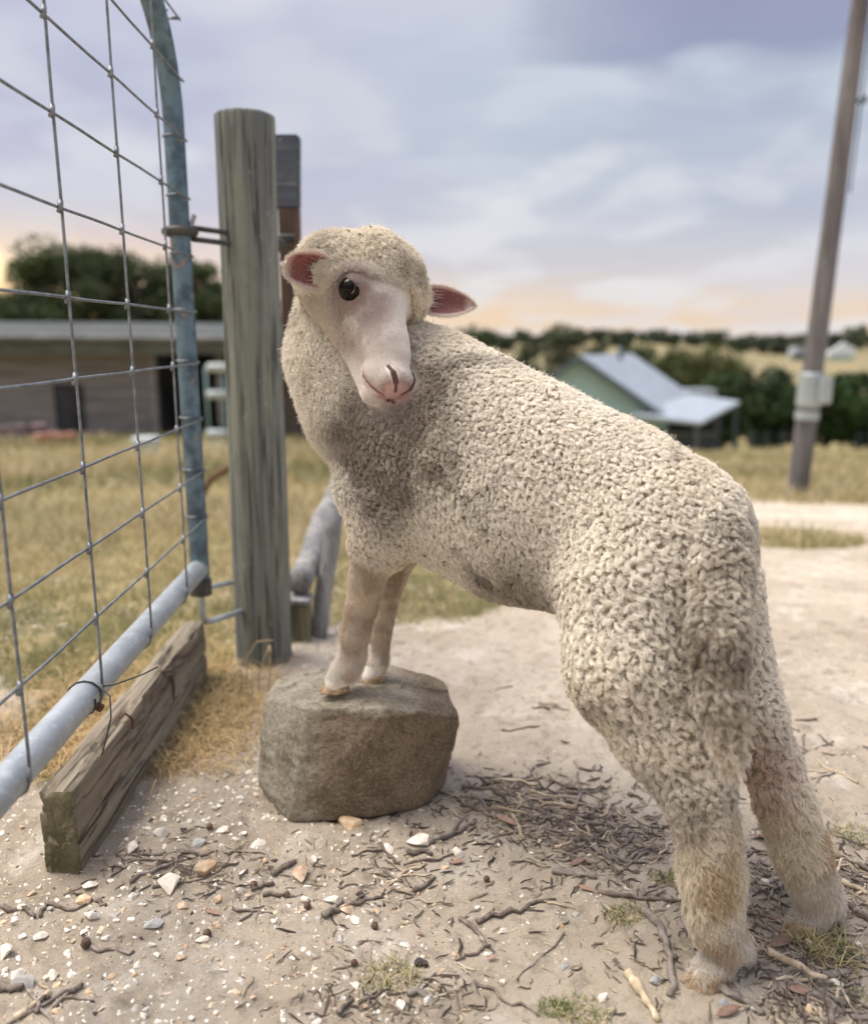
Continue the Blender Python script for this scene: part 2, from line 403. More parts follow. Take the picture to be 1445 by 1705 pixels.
# ================================================================== STONES, STICKS, LEAVES
def chip_mesh(name, seed, flat=0.6, npts=16):
    r_ = random.Random(seed); bm = bmesh.new()
    for _ in range(npts):
        v = Vector((r_.gauss(0, 1), r_.gauss(0, 1), r_.gauss(0, 1))).normalized()
        v = Vector((v.x*r_.uniform(.8, 1.1), v.y*r_.uniform(.55, .85), v.z*flat*r_.uniform(.7, 1.1))); bm.verts.new(v*0.5)
    r = bmesh.ops.convex_hull(bm, input=bm.verts)
    bmesh.ops.delete(bm, geom=[v for v in bm.verts if not v.link_faces], context='VERTS')
    bmesh.ops.bevel(bm, geom=bm.edges[:], offset=.06, segments=2, affect='EDGES', profile=.6, clamp_overlap=True)
    bmesh.ops.smooth_vert(bm, verts=bm.verts, factor=.35, use_axis_x=True, use_axis_y=True, use_axis_z=True)
    bmesh.ops.triangulate(bm, faces=bm.faces)
    me = bpy.data.meshes.new(name); bm.to_mesh(me); bm.free(); return me
SM = dict(
    white=mat('quartz_white', (.84, .80, .72), (.62, .54, .43), 3.5, .8, rough=.6, bump=.0006, bscale=9, objrand=.18, c3=(.70, .50, .32), s3=4, lo3=.6, hi3=.75),
    grey=mat('stone_grey', (.52, .51, .48), (.38, .37, .35), 4, rough=.8, bump=.0006, bscale=10, objrand=.25),
    tan=mat('stone_tan', (.66, .52, .36), (.48, .33, .20), 3, rough=.75, bump=.0006, bscale=9, objrand=.2),
    orange=mat('stone_orange', (.56, .38, .25), (.70, .55, .42), 3, rough=.75, bump=.0006, bscale=9, objrand=.2),
    dark=mat('stone_dark', (.10, .085, .075), (.05, .045, .04), 4, rough=.85, bump=.0006, bscale=10, objrand=.3),
    slate=mat('stone_slate', (.27, .29, .30), (.38, .39, .39), 4, rough=.7, bump=.0006, bscale=10, objrand=.15))
chips = {k: [] for k in SM}
for k in SM:
    for i in range(5 if k in ('white', 'tan') else 3):
        me = chip_mesh('pebble', hash(('w','t','o','d','s','g').index(k[0]) if k[0] in 'wtodsg' else 0)*31+i*7+len(k), flat=.5+.1*(i % 3)); me.materials.append(SM[k]); chips[k].append(me)
taken = []
def pebble(p, size, kind, label, group, cat='stone', sink=.22, name='pebble'):
    me = chips[kind][rnd.randrange(len(chips[kind]))]
    o = bpy.data.objects.new(name, me); col.objects.link(o)
    o.scale = (size, size*rnd.uniform(.8, 1.1), size*rnd.uniform(.7, 1.1))
    o.rotation_euler = (rnd.uniform(-.25, .25), rnd.uniform(-.25, .25), rnd.uniform(0, 6.28))
    o.location = (p[0], p[1], ground_z(p[0], p[1])+size*(.27-sink))
    taken.append((p[0], p[1], size*.5)); return tag(o, label, cat, group)
big = [  # px, py, width px, kind, label
 (270,1394,36,'white','white quartz stone behind the row of dark twigs near the end of the sleeper'), (330,1406,34,'grey','grey stone with a dark chip leaning on it left of the boulder'),
 (371,1389,30,'white','flat white stone left of the boulder foot'), (220,1418,44,'white','bone-shaped white stone at the foot of the sleeper end'),
 (428,1411,42,'white','broken white stone in front of the boulder left corner'), (284,1480,66,'white','largest white stone in the middle of the gravel'),
 (345,1450,60,'tan','flat sandy slab lying flush in the dirt'), (150,1474,36,'white','white stone in front of the sleeper end'),
 (142,1502,46,'tan','flat cream stone left of the largest white stone'), (150,1534,38,'white','pale wedge stone below the flat cream stone'),
 (68,1562,32,'white','bright white oval stone near the left edge'), (255,1536,40,'grey','grey wedge stone in the gravel below the largest white stone'),
 (335,1559,34,'white','upright white stone with a dark nut beside it'), (175,1560,26,'white','small white oval stone below the wedge stone'),
 (222,1492,30,'white','white stone touching the largest one on its left'), (10,1594,44,'white','tall white stone cut by the left edge of the photo'),
 (40,1642,56,'grey','broad whitish grey stone in the lower left corner'), (86,1621,36,'white','cream stone above the broad grey one'),
 (30,1624,34,'white','pale stone left of the cream stone in the lower left'), (305,1506,30,'orange','orange brown stone below the largest white stone'),
 (502,1454,46,'orange','orange and cream stone in front of the boulder'), (508,1491,30,'white','white stone below the orange and cream stone'),
 (552,1500,36,'white','bright white stone beside the forked twig'), (592,1531,30,'white','flat white stone right of the forked twig'),
 (697,1404,52,'white','long smooth white stone right of the boulder'), (648,1411,30,'white','white stone under the boulder right corner'),
 (524,1429,28,'white','small round white stone in front of the boulder'), (702,1604,34,'dark','dark brown stone behind the grass tuft'),
 (714,1667,30,'grey','grey stone at the lower edge near the grass tuft'), (525,1697,30,'white','white stone cut by the lower edge of the photo'),
 (534,1671,16,'white','small white stone above the one at the lower edge'), (839,1552,22,'white','round cream stone alone on bare dirt'),
 (762,1421,38,'white','square white stone left of the twig litter'), (941,1606,24,'slate','blue grey slate chip in bare dirt'),
 (1092,1640,28,'slate','grey stone beside the pale split stick'), (1204,1678,24,'slate','grey stone below the near hind hoof'),
 (1045,1480,22,'white','white stone between twigs left of the near hind leg'), (1274,1471,24,'white','half-round white stone between the hind legs'),
 (812,1592,16,'white','small white stone next to dark leaf scraps'), (1250,1685,18,'grey','small grey stone at the lower edge under the hoof'),
 (584,1380,60,'tan','flat tan slab stone jammed under the front edge of the boulder'), (8,1545,26,'orange','orange stone at the left edge'),
 (577,1512,40,'orange','reddish tan stone against the forked twig'), (1350,1690,26,'tan','tan stone in the lower right corner')]
for px, py, wpx, k, lab in big:
    p = G(px, py); pebble(p, wpx*ZC(p)/FPX*.92, k, lab, 'larger stones in the dirt')
# scattered pebbles: a look and a place each
n_ = 0; tries = 0
while n_ < 270 and tries < 9000:
    tries += 1; u = rnd.random()
    if u < .72: px, py = rnd.uniform(-10, 640), rnd.uniform(1345, 1700)
    elif u < .86: px, py = rnd.uniform(560, 1440), rnd.uniform(1370, 1700)
    else: px, py = rnd.uniform(160, 430), rnd.uniform(1290, 1400)
    if 330 < px < 900 and py > 1540 and rnd.random() < .8: continue
    p = G(px, py); s = rnd.uniform(.007, .019)*rnd.uniform(.8, 1.1)
    if -.62 < p.x < -.49 and p.y > 1.06: continue
    if -.26 < p.x < .06 and 1.18 < p.y < 1.5: continue
    if any((p.x-a)**2+(p.y-b)**2 < (s*.5+r+.002)**2 for a, b, r in taken): continue
    k = rnd.choices(['white', 'tan', 'grey', 'orange', 'dark'], [60, 22, 8, 5, 5])[0]
    sz_ = 'tiny' if s < .0095 else 'small' if s < .0135 else 'fair sized'; cn = sz_+' '+dict(white='white quartz pebble', tan='tan pebble', grey='grey pebble', orange='orange pebble', dark='dark pebble')[k]
    zone = 'in the gravel left of the boulder' if px < 430 and py < 1480 else 'in the gravel along the lower left' if px < 430 else 'on the dirt in front of the boulder' if px < 780 else 'on the dirt around the hind feet'
    pebble((p.x, p.y), s, k, f'{cn} {zone}', f'{cn}s {zone}', sink=rnd.uniform(.16, .36)); n_ += 1

def merge_inst(name, temps, pos, size, cols, rotmax=3.14, mt=None, flat=False):
    Vs, Fs, Cs, off = [], [], [], 0; n = len(pos); which = rs.randint(0, len(temps), n)
    for ti, me in enumerate(temps):
        ix = np.where(which == ti)[0]
        if not len(ix): continue
        tv = np.empty(len(me.vertices)*3, np.float32); me.vertices.foreach_get('co', tv); tv = tv.reshape(-1, 3)
        tf = np.empty(len(me.loops), np.int32); me.loops.foreach_get('vertex_index', tf); tf = tf.reshape(-1, 3)
        a = rs.rand(len(ix))*6.283; b = (rs.rand(len(ix))-.5)*rotmax
        ca, sa, cb, sb = np.cos(a), np.sin(a), np.cos(b), np.sin(b)
        v = tv[None]*size[ix][:, None, None]*(0.75+.5*rs.rand(len(ix), 1, 3))
        x, y, z = v[..., 0], v[..., 1]*cb[:, None]-v[..., 2]*sb[:, None], v[..., 1]*sb[:, None]+v[..., 2]*cb[:, None]
        v = np.stack([x*ca[:, None]-y*sa[:, None], x*sa[:, None]+y*ca[:, None], z], -1)+pos[ix][:, None]
        Vs.append(v.reshape(-1, 3)); Fs.append((tf[None]+(np.arange(len(ix))*len(tv))[:, None, None]).reshape(-1, 3)+off)
        Cs.append(np.repeat(cols[ix], len(tv), 0)); off += len(ix)*len(tv)
    me = mesh_np(name, np.concatenate(Vs), np.concatenate(Fs)); set_col(me, np.concatenate(Cs))
    return newobj(name, me, mt)
def small_chip(seed, npts=9, flat=.6):
    r_ = random.Random(seed); bm = bmesh.new()
    for _ in range(npts):
        v = Vector((r_.gauss(0, 1), r_.gauss(0, 1), r_.gauss(0, 1))).normalized(); bm.verts.new((v.x*.5, v.y*.38, v.z*flat*.5))
    bmesh.ops.convex_hull(bm, input=bm.verts); bmesh.ops.delete(bm, geom=[v for v in bm.verts if not v.link_faces], context='VERTS')
    bmesh.ops.triangulate(bm, faces=bm.faces); me = bpy.data.meshes.new('chip'); bm.to_mesh(me); bm.free(); return me
sch = [small_chip(i) for i in range(8)]
n = 80000
gxr = rs.rand(n)*2.9-1.45; gyr = .55+2.3*rs.rand(n)**1.2; qp = np.c_[gxr, gyr]
den = fbm(qp, 5, 4)+.05+.42*sstep(.12, -.30, gxr)*sstep(1.62, 1.3, gyr)-.07*sstep(-.2, .1, gxr)
ok = den > .50+.12*rs.rand(n)
gsz = (0.0022+.0075*rs.rand(n)**2.6+.008*(rs.rand(n) < .05)*rs.rand(n)*(gxr < -.05))*np.where(gxr < 0, 1.2, .75)
qp, gsz = qp[ok], gsz[ok]; n = len(qp)
pal = np.array([[.84, .81, .74], [.66, .56, .43], [.52, .42, .31], [.40, .37, .34], [.62, .40, .26], [.12, .09, .07]])
gc = pal[rs.choice(6, n, p=[.38, .22, .2, .08, .04, .08])]*(.75+.4*rs.rand(n, 1))
M_ATTR = attr_mat('gravel_mix', .85, .0006, 260)
tag(merge_inst('gravel', sch, np.c_[qp, ground_zs(qp)+-gsz*.06], gsz, gc, 1.2, M_ATTR), kind='stuff')

# sticks
M_STICK = mat('stick_dark', (.115, .09, .075), (.22, .18, .15), 60, rough=.9, bump=.0012, bscale=160, stretch=(1, 1, 1), c3=(.33, .29, .25), s3=90, objrand=.35)
M_STICKP = mat('stick_pale', (.58, .48, .34), (.40, .31, .21), 70, rough=.85, bump=.001, bscale=180, c3=(.70, .60, .46), s3=60, objrand=.2)
M_STICKG = mat('stick_grey', (.27, .24, .21), (.17, .14, .12), 80, rough=.9, bump=.0012, bscale=180, c3=(.40, .36, .31), s3=60, objrand=.2)
def stick_at(P2, r, mt, label, group, fork=False, name='stick', seg=5):
    """P2: list of ground (x,y); a knobbly tapering stick resting on the dirt"""
    pts = []; rad = []
    for i in range(len(P2)-1):
        a, b = Vector(P2[i]), Vector(P2[i+1])
        for k in range(seg if i < len(P2)-2 else seg+1):
            p = a.lerp(b, k/seg); j = min((b-a).length*.05, .003)
            p = p+Vector((rnd.gauss(0, j), rnd.gauss(0, j))); pts.append(p)
    m_ = len(pts); out = []
    for i, p in enumerate(pts):
        rr = r*(1-.45*i/m_)*rnd.uniform(.82, 1.2); rad.append(rr)
        out.append(Vector((p.x, p.y, ground_z(p.x, p.y)+rr*.75+abs(rnd.gauss(0, .0008)))))
    m = MB().tube(out, rad, 7, jit=.25)
    if fork and m_ > 4:
        i = m_//2; dv = (out[i+1]-out[i]).normalized(); sd = Vector((-dv.y, dv.x, .25))*rnd.choice((-1, 1)); L = r*rnd.uniform(4, 9)
        m.tube([out[i], out[i]+(dv+sd)*L*.5, out[i]+(dv*1.2+sd*.8)*L], [rad[i]*.8, rad[i]*.6, rad[i]*.35], 6, jit=.2)
    return tag(m.build(name, mt, smooth=True), label, 'stick', group)
def gpt(a): p = G(*a); return (p.x, p.y)
spec = [
 ([(1064,1522),(1096,1560),(1114,1602),(1118,1662)],.0062,M_STICKG,'thick curved grey stick left of the near hind hoof',0),
 ([(1192,1655),(1232,1672),(1272,1692)],.0055,M_STICKG,'short thick dark stick under the near hind hoof',0),
 ([(0,1518),(62,1533)],.0038,M_STICK,'dark stick entering from the left edge',0), ([(66,1534),(80,1510)],.0028,M_STICK,'short twig standing against the stick at the left edge',0),
 ([(74,1511),(142,1515)],.0028,M_STICK,'thin dark stick lying across below the sleeper end',0), ([(162,1502),(178,1512)],.0032,M_STICK,'stub of dark stick leaning on the flat cream stone',0),
 ([(150,1577),(226,1578)],.0026,M_STICK,'thin twig with a dark knob at its left end',0), ([(540,1528),(572,1498)],.0045,M_STICKG,'grey twig leaning up right beside bright white stone',0),
 ([(548,1520),(588,1505),(636,1494)],.0038,M_STICK,'long dark twig forking right from the grey one',1), ([(456,1452),(491,1436)],.0045,M_STICK,'short thick dark twig left of the orange and cream stone',0),
 ([(420,1476),(456,1467)],.0042,M_STICK,'hollow ended dark twig below the short thick one',0), ([(437,1482),(474,1482)],.0038,M_STICK,'dark twig lying level below the hollow ended one',0),
 ([(390,1516),(452,1519)],.0022,M_STICK,'thin dark twig alone on pale dirt',1), ([(400,1530),(440,1502)],.0015,M_STICKG,'hair-thin twig crossing the thin dark one',0),
 ([(795,1535),(850,1520),(922,1498)],.0036,M_STICK,'long dark stick slanting up right across bare dirt',0), ([(766,1527),(798,1556),(812,1580)],.0036,M_STICK,'dark stick slanting down right on bare dirt',0),
 ([(812,1580),(786,1592),(760,1601)],.0026,M_STICK,'thin twig running down left from the slanting one',0), ([(990,1492),(1060,1503),(1132,1514)],.0040,M_STICK,'long dark stick pointing at the near hind leg',1),
 ([(912,1458),(994,1467)],.0050,M_STICKG,'thick grey stick lying level left of the hind legs',0), ([(790,1636),(840,1662),(900,1692)],.0022,M_STICK,'long thin twig near the lower edge left of the green tuft',0),
 ([(1045,1630),(1068,1660),(1097,1701)],.0062,M_STICKP,'pale split stick slanting down to the lower edge',0), ([(1272,1600),(1320,1622),(1372,1642)],.0062,M_STICKP,'pale flat stick behind the right hind foot',0),
 ([(1398,1474),(1450,1494)],.0045,M_STICKP,'pale stick at the right edge of the photo',0), ([(1392,1508),(1450,1542)],.0062,M_STICK,'thick dark stick at the right edge of the photo',0),
 ([(1372,1636),(1410,1626)],.0060,M_STICKG,'cut grey stick stub in the lower right',0), ([(1340,1640),(1400,1690)],.0014,M_STICKP,'single thin straw curving in the lower right corner',0),
 ([(770,1313),(830,1316),(908,1324)],.0040,M_STICKG,'long grey stick on top of the twig litter right of the boulder',0), ([(978,1368),(1040,1374)],.0034,M_STICK,'dark stick lying level at the right of the twig litter',0),
 ([(1000,1425),(1072,1432)],.0040,M_STICKG,'grey stick just left of the near hind shin',1), ([(0,1650),(40,1652)],.0062,M_STICK,'thick dark stick in the lower left corner',0),
 ([(20,1700),(86,1655)],.0042,M_STICKP,'pale twig slanting up in the lower left corner',0), ([(60,1690),(74,1662)],.0036,M_STICK,'dark twig crossing the pale one in the lower left corner',0),
 ([(560,1690),(585,1664)],.0035,M_STICK,'dark twig near the lower edge left of the white stones',0), ([(680,1652),(720,1665)],.0045,M_STICKG,'grey stick in front of the lower grass tuft',0),
 ([(595,1670),(640,1645)],.0022,M_STICK,'thin twig pointing at the lower grass tuft',0), ([(680,1418),(722,1424)],.004,M_STICK,'dark stick behind the long smooth white stone',0),
 ([(690,1480),(724,1462)],.0035,M_STICK,'dark curved twig below the long smooth white stone',0), ([(940,1560),(860,1630)],.0012,M_STICKG,'hair-thin root on bare dirt',0),
 ([(1020,1600),(1044,1622)],.0022,M_STICK,'thin dark twig above the pale split stick',0), ([(715,1405),(760,1388),(790,1372)],.0045,M_STICKG,'grey twig joining the litter right of the boulder',1)]
for P2, r, mt, lab, fk in spec: stick_at([gpt(a) for a in P2], r, mt, lab, 'sticks on the dirt', fk)
stick_zones = [((880, 1330), (120, 42), 66, 'twig in the dark litter right of the boulder'), ((1010, 1395), (120, 50), 34, 'twig in the litter left of the hind legs'),
     ((1330, 1450), (110, 60), 44, 'twig in the litter around the right hind leg'), ((1370, 1640), (80, 55), 34, 'twig in the litter in the lower right corner'),
     ((290, 1440), (110, 26), 12, 'short twig among the stones by the sleeper end'), ((640, 1440), (90, 50), 10, 'short twig in front of the boulder'),
     ((60, 1670), (60, 25), 8, 'short twig heaped in the lower left corner'), ((1340, 1250), (90, 60), 14, 'twig on the pale track behind the right hind leg'),
     ((930, 1180), (120, 40), 10, 'twig on the pale track under the belly')]
for (cx, cy), (sx_, sy_), cnt, lab in stick_zones:
    for _ in range(cnt):
        for _t in range(20):
            px, py = rnd.gauss(cx, sx_*.55), rnd.gauss(cy, sy_*.55); p = G(px, py)
            if not (-.27 < p.x < .07 and 1.17 < p.y < 1.5): break
        L = rnd.uniform(.02, .085)*(1.3 if cy < 1300 else 1); mt_ = rnd.choices([M_STICK, M_STICKG, M_STICKP], [50, 32, 18])[0]; fk_ = rnd.random() < .25
        ds = ('long' if L > .06 else 'short' if L < .035 else 'middling')+' '+{M_STICK.name: 'dark', M_STICKG.name: 'grey', M_STICKP.name: 'pale'}[mt_.name]+(' forked ' if fk_ else ' '); lab2 = ds+lab.replace('short ', ''); a = rnd.gauss(0, .8)+(math.pi if rnd.random() < .5 else 0)
        dx, dy = math.cos(a)*L/2, math.sin(a)*L/2; bend = Vector((rnd.gauss(0, L*.06), rnd.gauss(0, L*.06)))
        stick_at([(p.x-dx, p.y-dy), (p.x+bend.x, p.y+bend.y), (p.x+dx, p.y+dy)], rnd.uniform(.0011, .0034), mt_,
                 lab2, lab2.replace('twig', 'twigs', 1), fk_, 'twig', seg=3)
# litter too fine to count
def bits(n, zones, name, kindcol):
    P_ = []
    for (cx, cy), (sx_, sy_), wgt in zones:
        for _ in range(int(n*wgt)):
            p = G(rnd.gauss(cx, sx_), rnd.gauss(cy, sy_)); P_.append((p.x, p.y))
    P_ = np.array(P_); m_ = len(P_); bar = []
    for i in range(4):
        b = MB().tube([(-.5, 0, 0), (-.1, .03*i, .01), (.25, -.03*i, .02), (.5, .02, 0)], [.045, .06, .05, .02], 4, jit=.4); bmesh.ops.triangulate(b.bm, faces=b.bm.faces)
        me = bpy.data.meshes.new('bit'); b.bm.to_mesh(me); b.bm.free(); bar.append(me)
    c = np.array(kindcol)[rs.randint(0, len(kindcol), m_)]*(.7+.6*rs.rand(m_, 1))
    sz = .008+.022*rs.rand(m_)**1.6
    return tag(merge_inst(name, bar, np.c_[P_, ground_zs(P_)+.0015], sz, c, .25, M_ATTR), kind='stuff')
bits(4300, [((880, 1335), (95, 30), .16), ((1000, 1395), (90, 40), .18), ((1335, 1470), (90, 60), .22), ((1370, 1640), (60, 50), .12), ((1150, 1560), (130, 70), .07), ((290, 1445), (110, 25), .05), ((650, 1470), (120, 70), .06), ((660, 1660), (90, 30), .05)],
     'twig_litter', [[.10, .08, .065], [.17, .14, .11], [.30, .25, .19], [.45, .38, .28], [.07, .055, .045], [.36, .30, .23]])
# leaves
M_LEAF = mat('dead_leaf', (.36, .24, .18), (.24, .14, .10), 60, rough=.6, c3=(.50, .38, .28), s3=40, objrand=.3)
def leaf(px, py, L, label, mtl=M_LEAF):
    p = G(px, py); a = rnd.uniform(-.6, .6); pts = []; n = 7
    for i in range(n+1):
        tt = i/n; wd = math.sin(math.pi*tt)**.8*.17*L
        for s in (-1, 0, 1): pts.append((L*(tt-.5), s*wd, .12*L*(tt-.5)**2+abs(s)*.05*L*math.sin(math.pi*tt)))
    f = []
    for i in range(n):
        for s in (0, 1): f.append((i*3+s, i*3+s+1, i*3+s+4, i*3+s+3))
    m = MB().poly(pts, f); o = m.build('fallen_leaf', mtl, smooth=True)
    so_ = o.modifiers.new('thick', 'SOLIDIFY'); so_.thickness = .0005
    o.location = (p.x, p.y, ground_z(p.x, p.y)+.003); o.rotation_euler = (rnd.uniform(-.2, .2), rnd.uniform(-.2, .2), a)
    tag(o, label, 'leaf', 'fallen gum leaves')
for px, py, L, lab in [(1262,1392,.03,'pink brown leaf lying between the hind legs'), (842,1368,.042,'pinkish dead leaf at the lower edge of the twig litter'),
    (1300,1587,.05,'dark red leaf below the right hind hoof'), (960,1440,.03,'curled pinkish leaf on bare dirt left of the hind legs'), (975,1490,.026,'red brown leaf by the long dark stick'),
    (1335,1660,.04,'curled tan leaf in the lower right twigs'), (1210,1695,.035,'brown leaf at the lower edge below the near hoof'), (1098,1430,.022,'small pale leaf beside the near hind shin'),
    (355,1517,.024,'purple brown curled leaf on the gravel'), (820,1600,.016,'tiny dark leaf scrap by the small white stone'), (700,1555,.014,'small dead leaf on bare dirt left of centre'), (1300,1540,.03,'brown leaf behind the twigs at the hoof'), (760,1440,.026,'dark leaf against the square white stone')]: leaf(px, py, L, lab)
# gum nuts
M_NUT = mat('gum_nut', (.09, .055, .04), (.16, .11, .08), 120, rough=.8, bump=.0006, bscale=200)
for px, py, r, lab in [(144,1575,.0065,'round dark gum nut at the end of a thin twig'), (345,1551,.0055,'brown gum nut beside the upright white stone'), (512,1509,.005,'dark gum nut on the orange stone'), (624,1546,.005,'round brown gum nut alone on bare dirt'),
    (423,1474,.0055,'hollow gum nut on the end of a dark twig'), (350,1388,.005,'black gum nut behind the grey stone'), (478,1484,.0045,'gum nut touching the level dark twig'), (590,1605,.0045,'gum nut on bare dirt left of the grass tuft'), (810,1470,.0045,'gum nut left of the thick grey stick')]:
    p = G(px, py); m = MB(); z0 = ground_z(p.x, p.y)
    m.tube([(p.x, p.y, z0+z_) for z_ in (-.2*r, .1*r, .8*r, 1.5*r, 1.75*r, 1.6*r, 1.1*r)], [r*k for k in (.3, .8, 1.05, .9, .65, .42, .3)], 10, jit=.08)
    tag(m.build('gum_nut', M_NUT, smooth=True), lab, 'gum nut', 'gum nuts on the ground')
# ================================================================== WOOD, METAL, ROCK
def wood_mat(name, c1, c2, c3, axis=2, sc_=1.0, bump=.003):
    m = bpy.data.materials.new(name); m.use_nodes = True; q = NT(m.node_tree)
    gp = q.n('ShaderNodeNewGeometry').outputs['Position']
    s = [22*sc_]*3; s[axis] = 1.3*sc_; s2 = [90*sc_]*3; s2[axis] = 4*sc_
    a = q.n('ShaderNodeMapping', {'Vector': gp, 'Scale': s}).outputs[0]; b = q.n('ShaderNodeMapping', {'Vector': gp, 'Scale': s2}).outputs[0]
    na = q.noise(a, 1, 6, .65, .8); nb = q.noise(b, 1, 5, .6, .3)
    c = q.mix(q.mr(na, .38, .62), c1, c2); c = q.mix(q.math('MULTIPLY', q.mr(nb, .5, .64), .85), c, c3)
    c = q.mix(q.math('MULTIPLY', q.mr(q.noise(gp, 9, 6, .7), .5, .7), .55), c, tuple(x*.62 for x in c1))
    c = q.mix(q.math('MULTIPLY', q.mr(q.noise(gp, 60, 5, .7), .62, .72), .5), c, (.50, .50, .42))
    h = q.math('ADD', q.math('MULTIPLY', nb, .6), na)
    bp = q.n('ShaderNodeBump', {'Height': h, 'Strength': 1.0, 'Distance': bump})
    bs = q.n('ShaderNodeBsdfPrincipled', {'Base Color': c, 'Roughness': .88, 'Specular IOR Level': .2, 'Normal': bp.outputs[0]})
    q.n('ShaderNodeOutputMaterial', {0: bs.outputs[0]}); return m
M_POST = wood_mat('treated_post', (.225, .235, .195), (.12, .132, .135), (.045, .045, .04), 2, .9)
M_SLEEPER = wood_mat('sleeper_wood', (.29, .255, .195), (.19, .16, .12), (.06, .048, .038), 1, bump=.006)
M_SLEEPEND = mat('sleeper_end', (.145, .135, .08), (.09, .085, .05), 30, rough=.95, bump=.003, bscale=90, c3=(.28, .25, .17), s3=60)
M_GREYWOOD = wood_mat('grey_timber', (.32, .315, .31), (.19, .195, .205), (.14, .13, .12), 2)
M_DARKWOOD = wood_mat('dark_timber', (.17, .11, .085), (.11, .075, .06), (.05, .04, .035), 2)
M_GALV = mat('galvanised', (.44, .48, .51), (.36, .40, .43), 12, rough=.5, metal=.6, bump=.0002, bscale=120, c3=(.50, .54, .57), s3=70, rvar=.08)
M_GALVD = mat('galvanised_weathered', (.14, .215, .265), (.075, .11, .14), 30, rough=.55, metal=.6, bump=.0008, bscale=140, c3=(.30, .22, .17), s3=38, lo3=.58, hi3=.72)
M_WIRE = mat('wire', (.24, .26, .28), (.15, .165, .18), 60, rough=.5, metal=.6)
M_BOLT = mat('bolt_steel', (.055, .065, .065), (.10, .09, .08), 50, rough=.6, metal=.6, bump=.0005, bscale=150)
M_RUST = mat('rust', (.17, .075, .04), (.08, .04, .03), 60, rough=.9, bump=.0006, bscale=200)

# ---- gate: hinge stile at the post, leaf swung open towards the camera
GH = W(333, 945, 1.80)                                   # where bottom rail meets the stile
gdir = Vector((0.032, -1, 0)).normalized()               # towards the camera
GL = GH + gdir*3.0
gate = empty('farm_gate', (GH.x, GH.y, 0), 'galvanised farm gate with wire mesh and rounded corner, swung open at the left', 'gate')
zt = W(318, 60, 1.80).z+.06
R = .22; z0 = GH.z
stile = [Vector((GH.x, GH.y, z0-.055)), Vector((GH.x, GH.y, z0)), Vector((GH.x, GH.y, zt-R-.1))]
sx0 = W(333, 945, 1.80).x
arc = [Vector((GH.x, GH.y, zt-R))+gdir*(R*(1-math.cos(a)))+Vector((0, 0, R*math.sin(a))) for a in [math.pi/2*k/10 for k in range(11)]]
fr = stile[:2]+[GH+Vector((0, 0, (zt-R-z0)*k/8)) for k in range(1, 8)]+arc+[arc[-1]+gdir*(2.9-R)]
adopt(MB().tube(fr, .0205, 16).build('frame', M_GALVD, smooth=True), gate)
adopt(MB().tube([GH+gdir*.012, GH+gdir*.8, GH+gdir*1.6, GL], .0215, 18).build('bottom_rail', M_GALV, smooth=True), gate)
adopt(MB().tube([GL+gdir*-.1, GL+gdir*-.1+Vector((0, 0, zt-z0))], .0205, 14).build('latch_stile', M_GALVD, smooth=True), gate)
zs = [W(333, py, 1.80).z for py in (-75, 30, 133, 233, 331, 427, 520, 605, 699, 785, 862)]
yw = [W(p, 560, 1.0) for p in (283, 215, 112)]
dist = [-0.035+.237*k for k in range(1, 12)]
for zi, z in enumerate(zs):
    pts = [Vector((GH.x, GH.y, z))]
    pts = []
    for k in range(46):
        s_ = -.012+k*.066
        pts.append(Vector((GH.x+.021, GH.y, z))+gdir*s_+Vector((00.0003*math.sin(s_*28+zi), 0, .0005*math.sin(s_*19+zi*2.1))))
    if z < zt-.02:
        wrap = [Vector((GH.x+.0225*math.sin(a), GH.y+.0225*math.cos(a), z+.004*a/6.0+.010)) for a in [math.pi*1.7-k*.55 for k in range(9)]]
        m = MB().tube(pts, .0021, 7)
        m.tube([Vector((GH.x+.0227*math.cos(a), GH.y+.0227*math.sin(a), z+.0035*math.sin(a)+.002*a)) for a in [-.9+k*.5 for k in range(13)]], .0021, 6)
        adopt(m.build('mesh_wire', M_WIRE, smooth=True), gate)
for k, s_ in enumerate(dist):
    base = GH+gdir*s_; pts = []
    for j in range(26):
        z = z0+.016+(zt-.02-z0-.016)*j/25
        pts.append(Vector((base.x+.0245, base.y, z))+gdir*(.0008*math.sin(z*23+k)))
    m = MB().tube(pts, .0021, 7); m.tube([pts[0]+Vector((0, 0, .001)), base+Vector((.0235, 0, .0)), base+Vector((.018, 0, -.014)), base+Vector((.006, 0, -.0225))], .0021, 6)
    for z in zs:   # hinge-joint knots where the wires cross
        if z < zt-.03: m.tube([Vector((base.x+.0215, base.y-.001, z-.007)), Vector((base.x+.0245, base.y-.003, z)), Vector((base.x+.0235, base.y+.001, z+.008))], .0036, 6)
    adopt(m.build('upright_wire', M_WIRE, smooth=True), gate)
# tie wire round the bottom rail
tp = GH+gdir*(-.035+.237*3)
tb = MB(); tb.tube([tp+Vector((.0232*math.cos(a), 0, .0232*math.sin(a)))+gdir*(.004*a) for a in [k*.5 for k in range(14)]], .0014, 6)
tb.tube([tp+Vector((.022, .0, .012)), tp+Vector((.045, -.006, .018)), tp+Vector((.075, .02, .022)), tp+Vector((.095, .03, .030))], .0012, 6)
tb.tube([tp+Vector((.022, .0, .010)), tp+Vector((.042, -.02, .006)), tp+Vector((.046, -.032, -.02)), tp+Vector((.038, -.04, -.055)), tp+Vector((.034, -.045, -.07))], .0012, 6)
adopt(tb.build('tie_wire', M_BOLT, smooth=True), gate)
adopt(MB().tube([tp+Vector((.016, -.01, -.012)), tp+Vector((.026, -.012, -.016))], .006, 8).build('rail_bolt', M_RUST), gate)

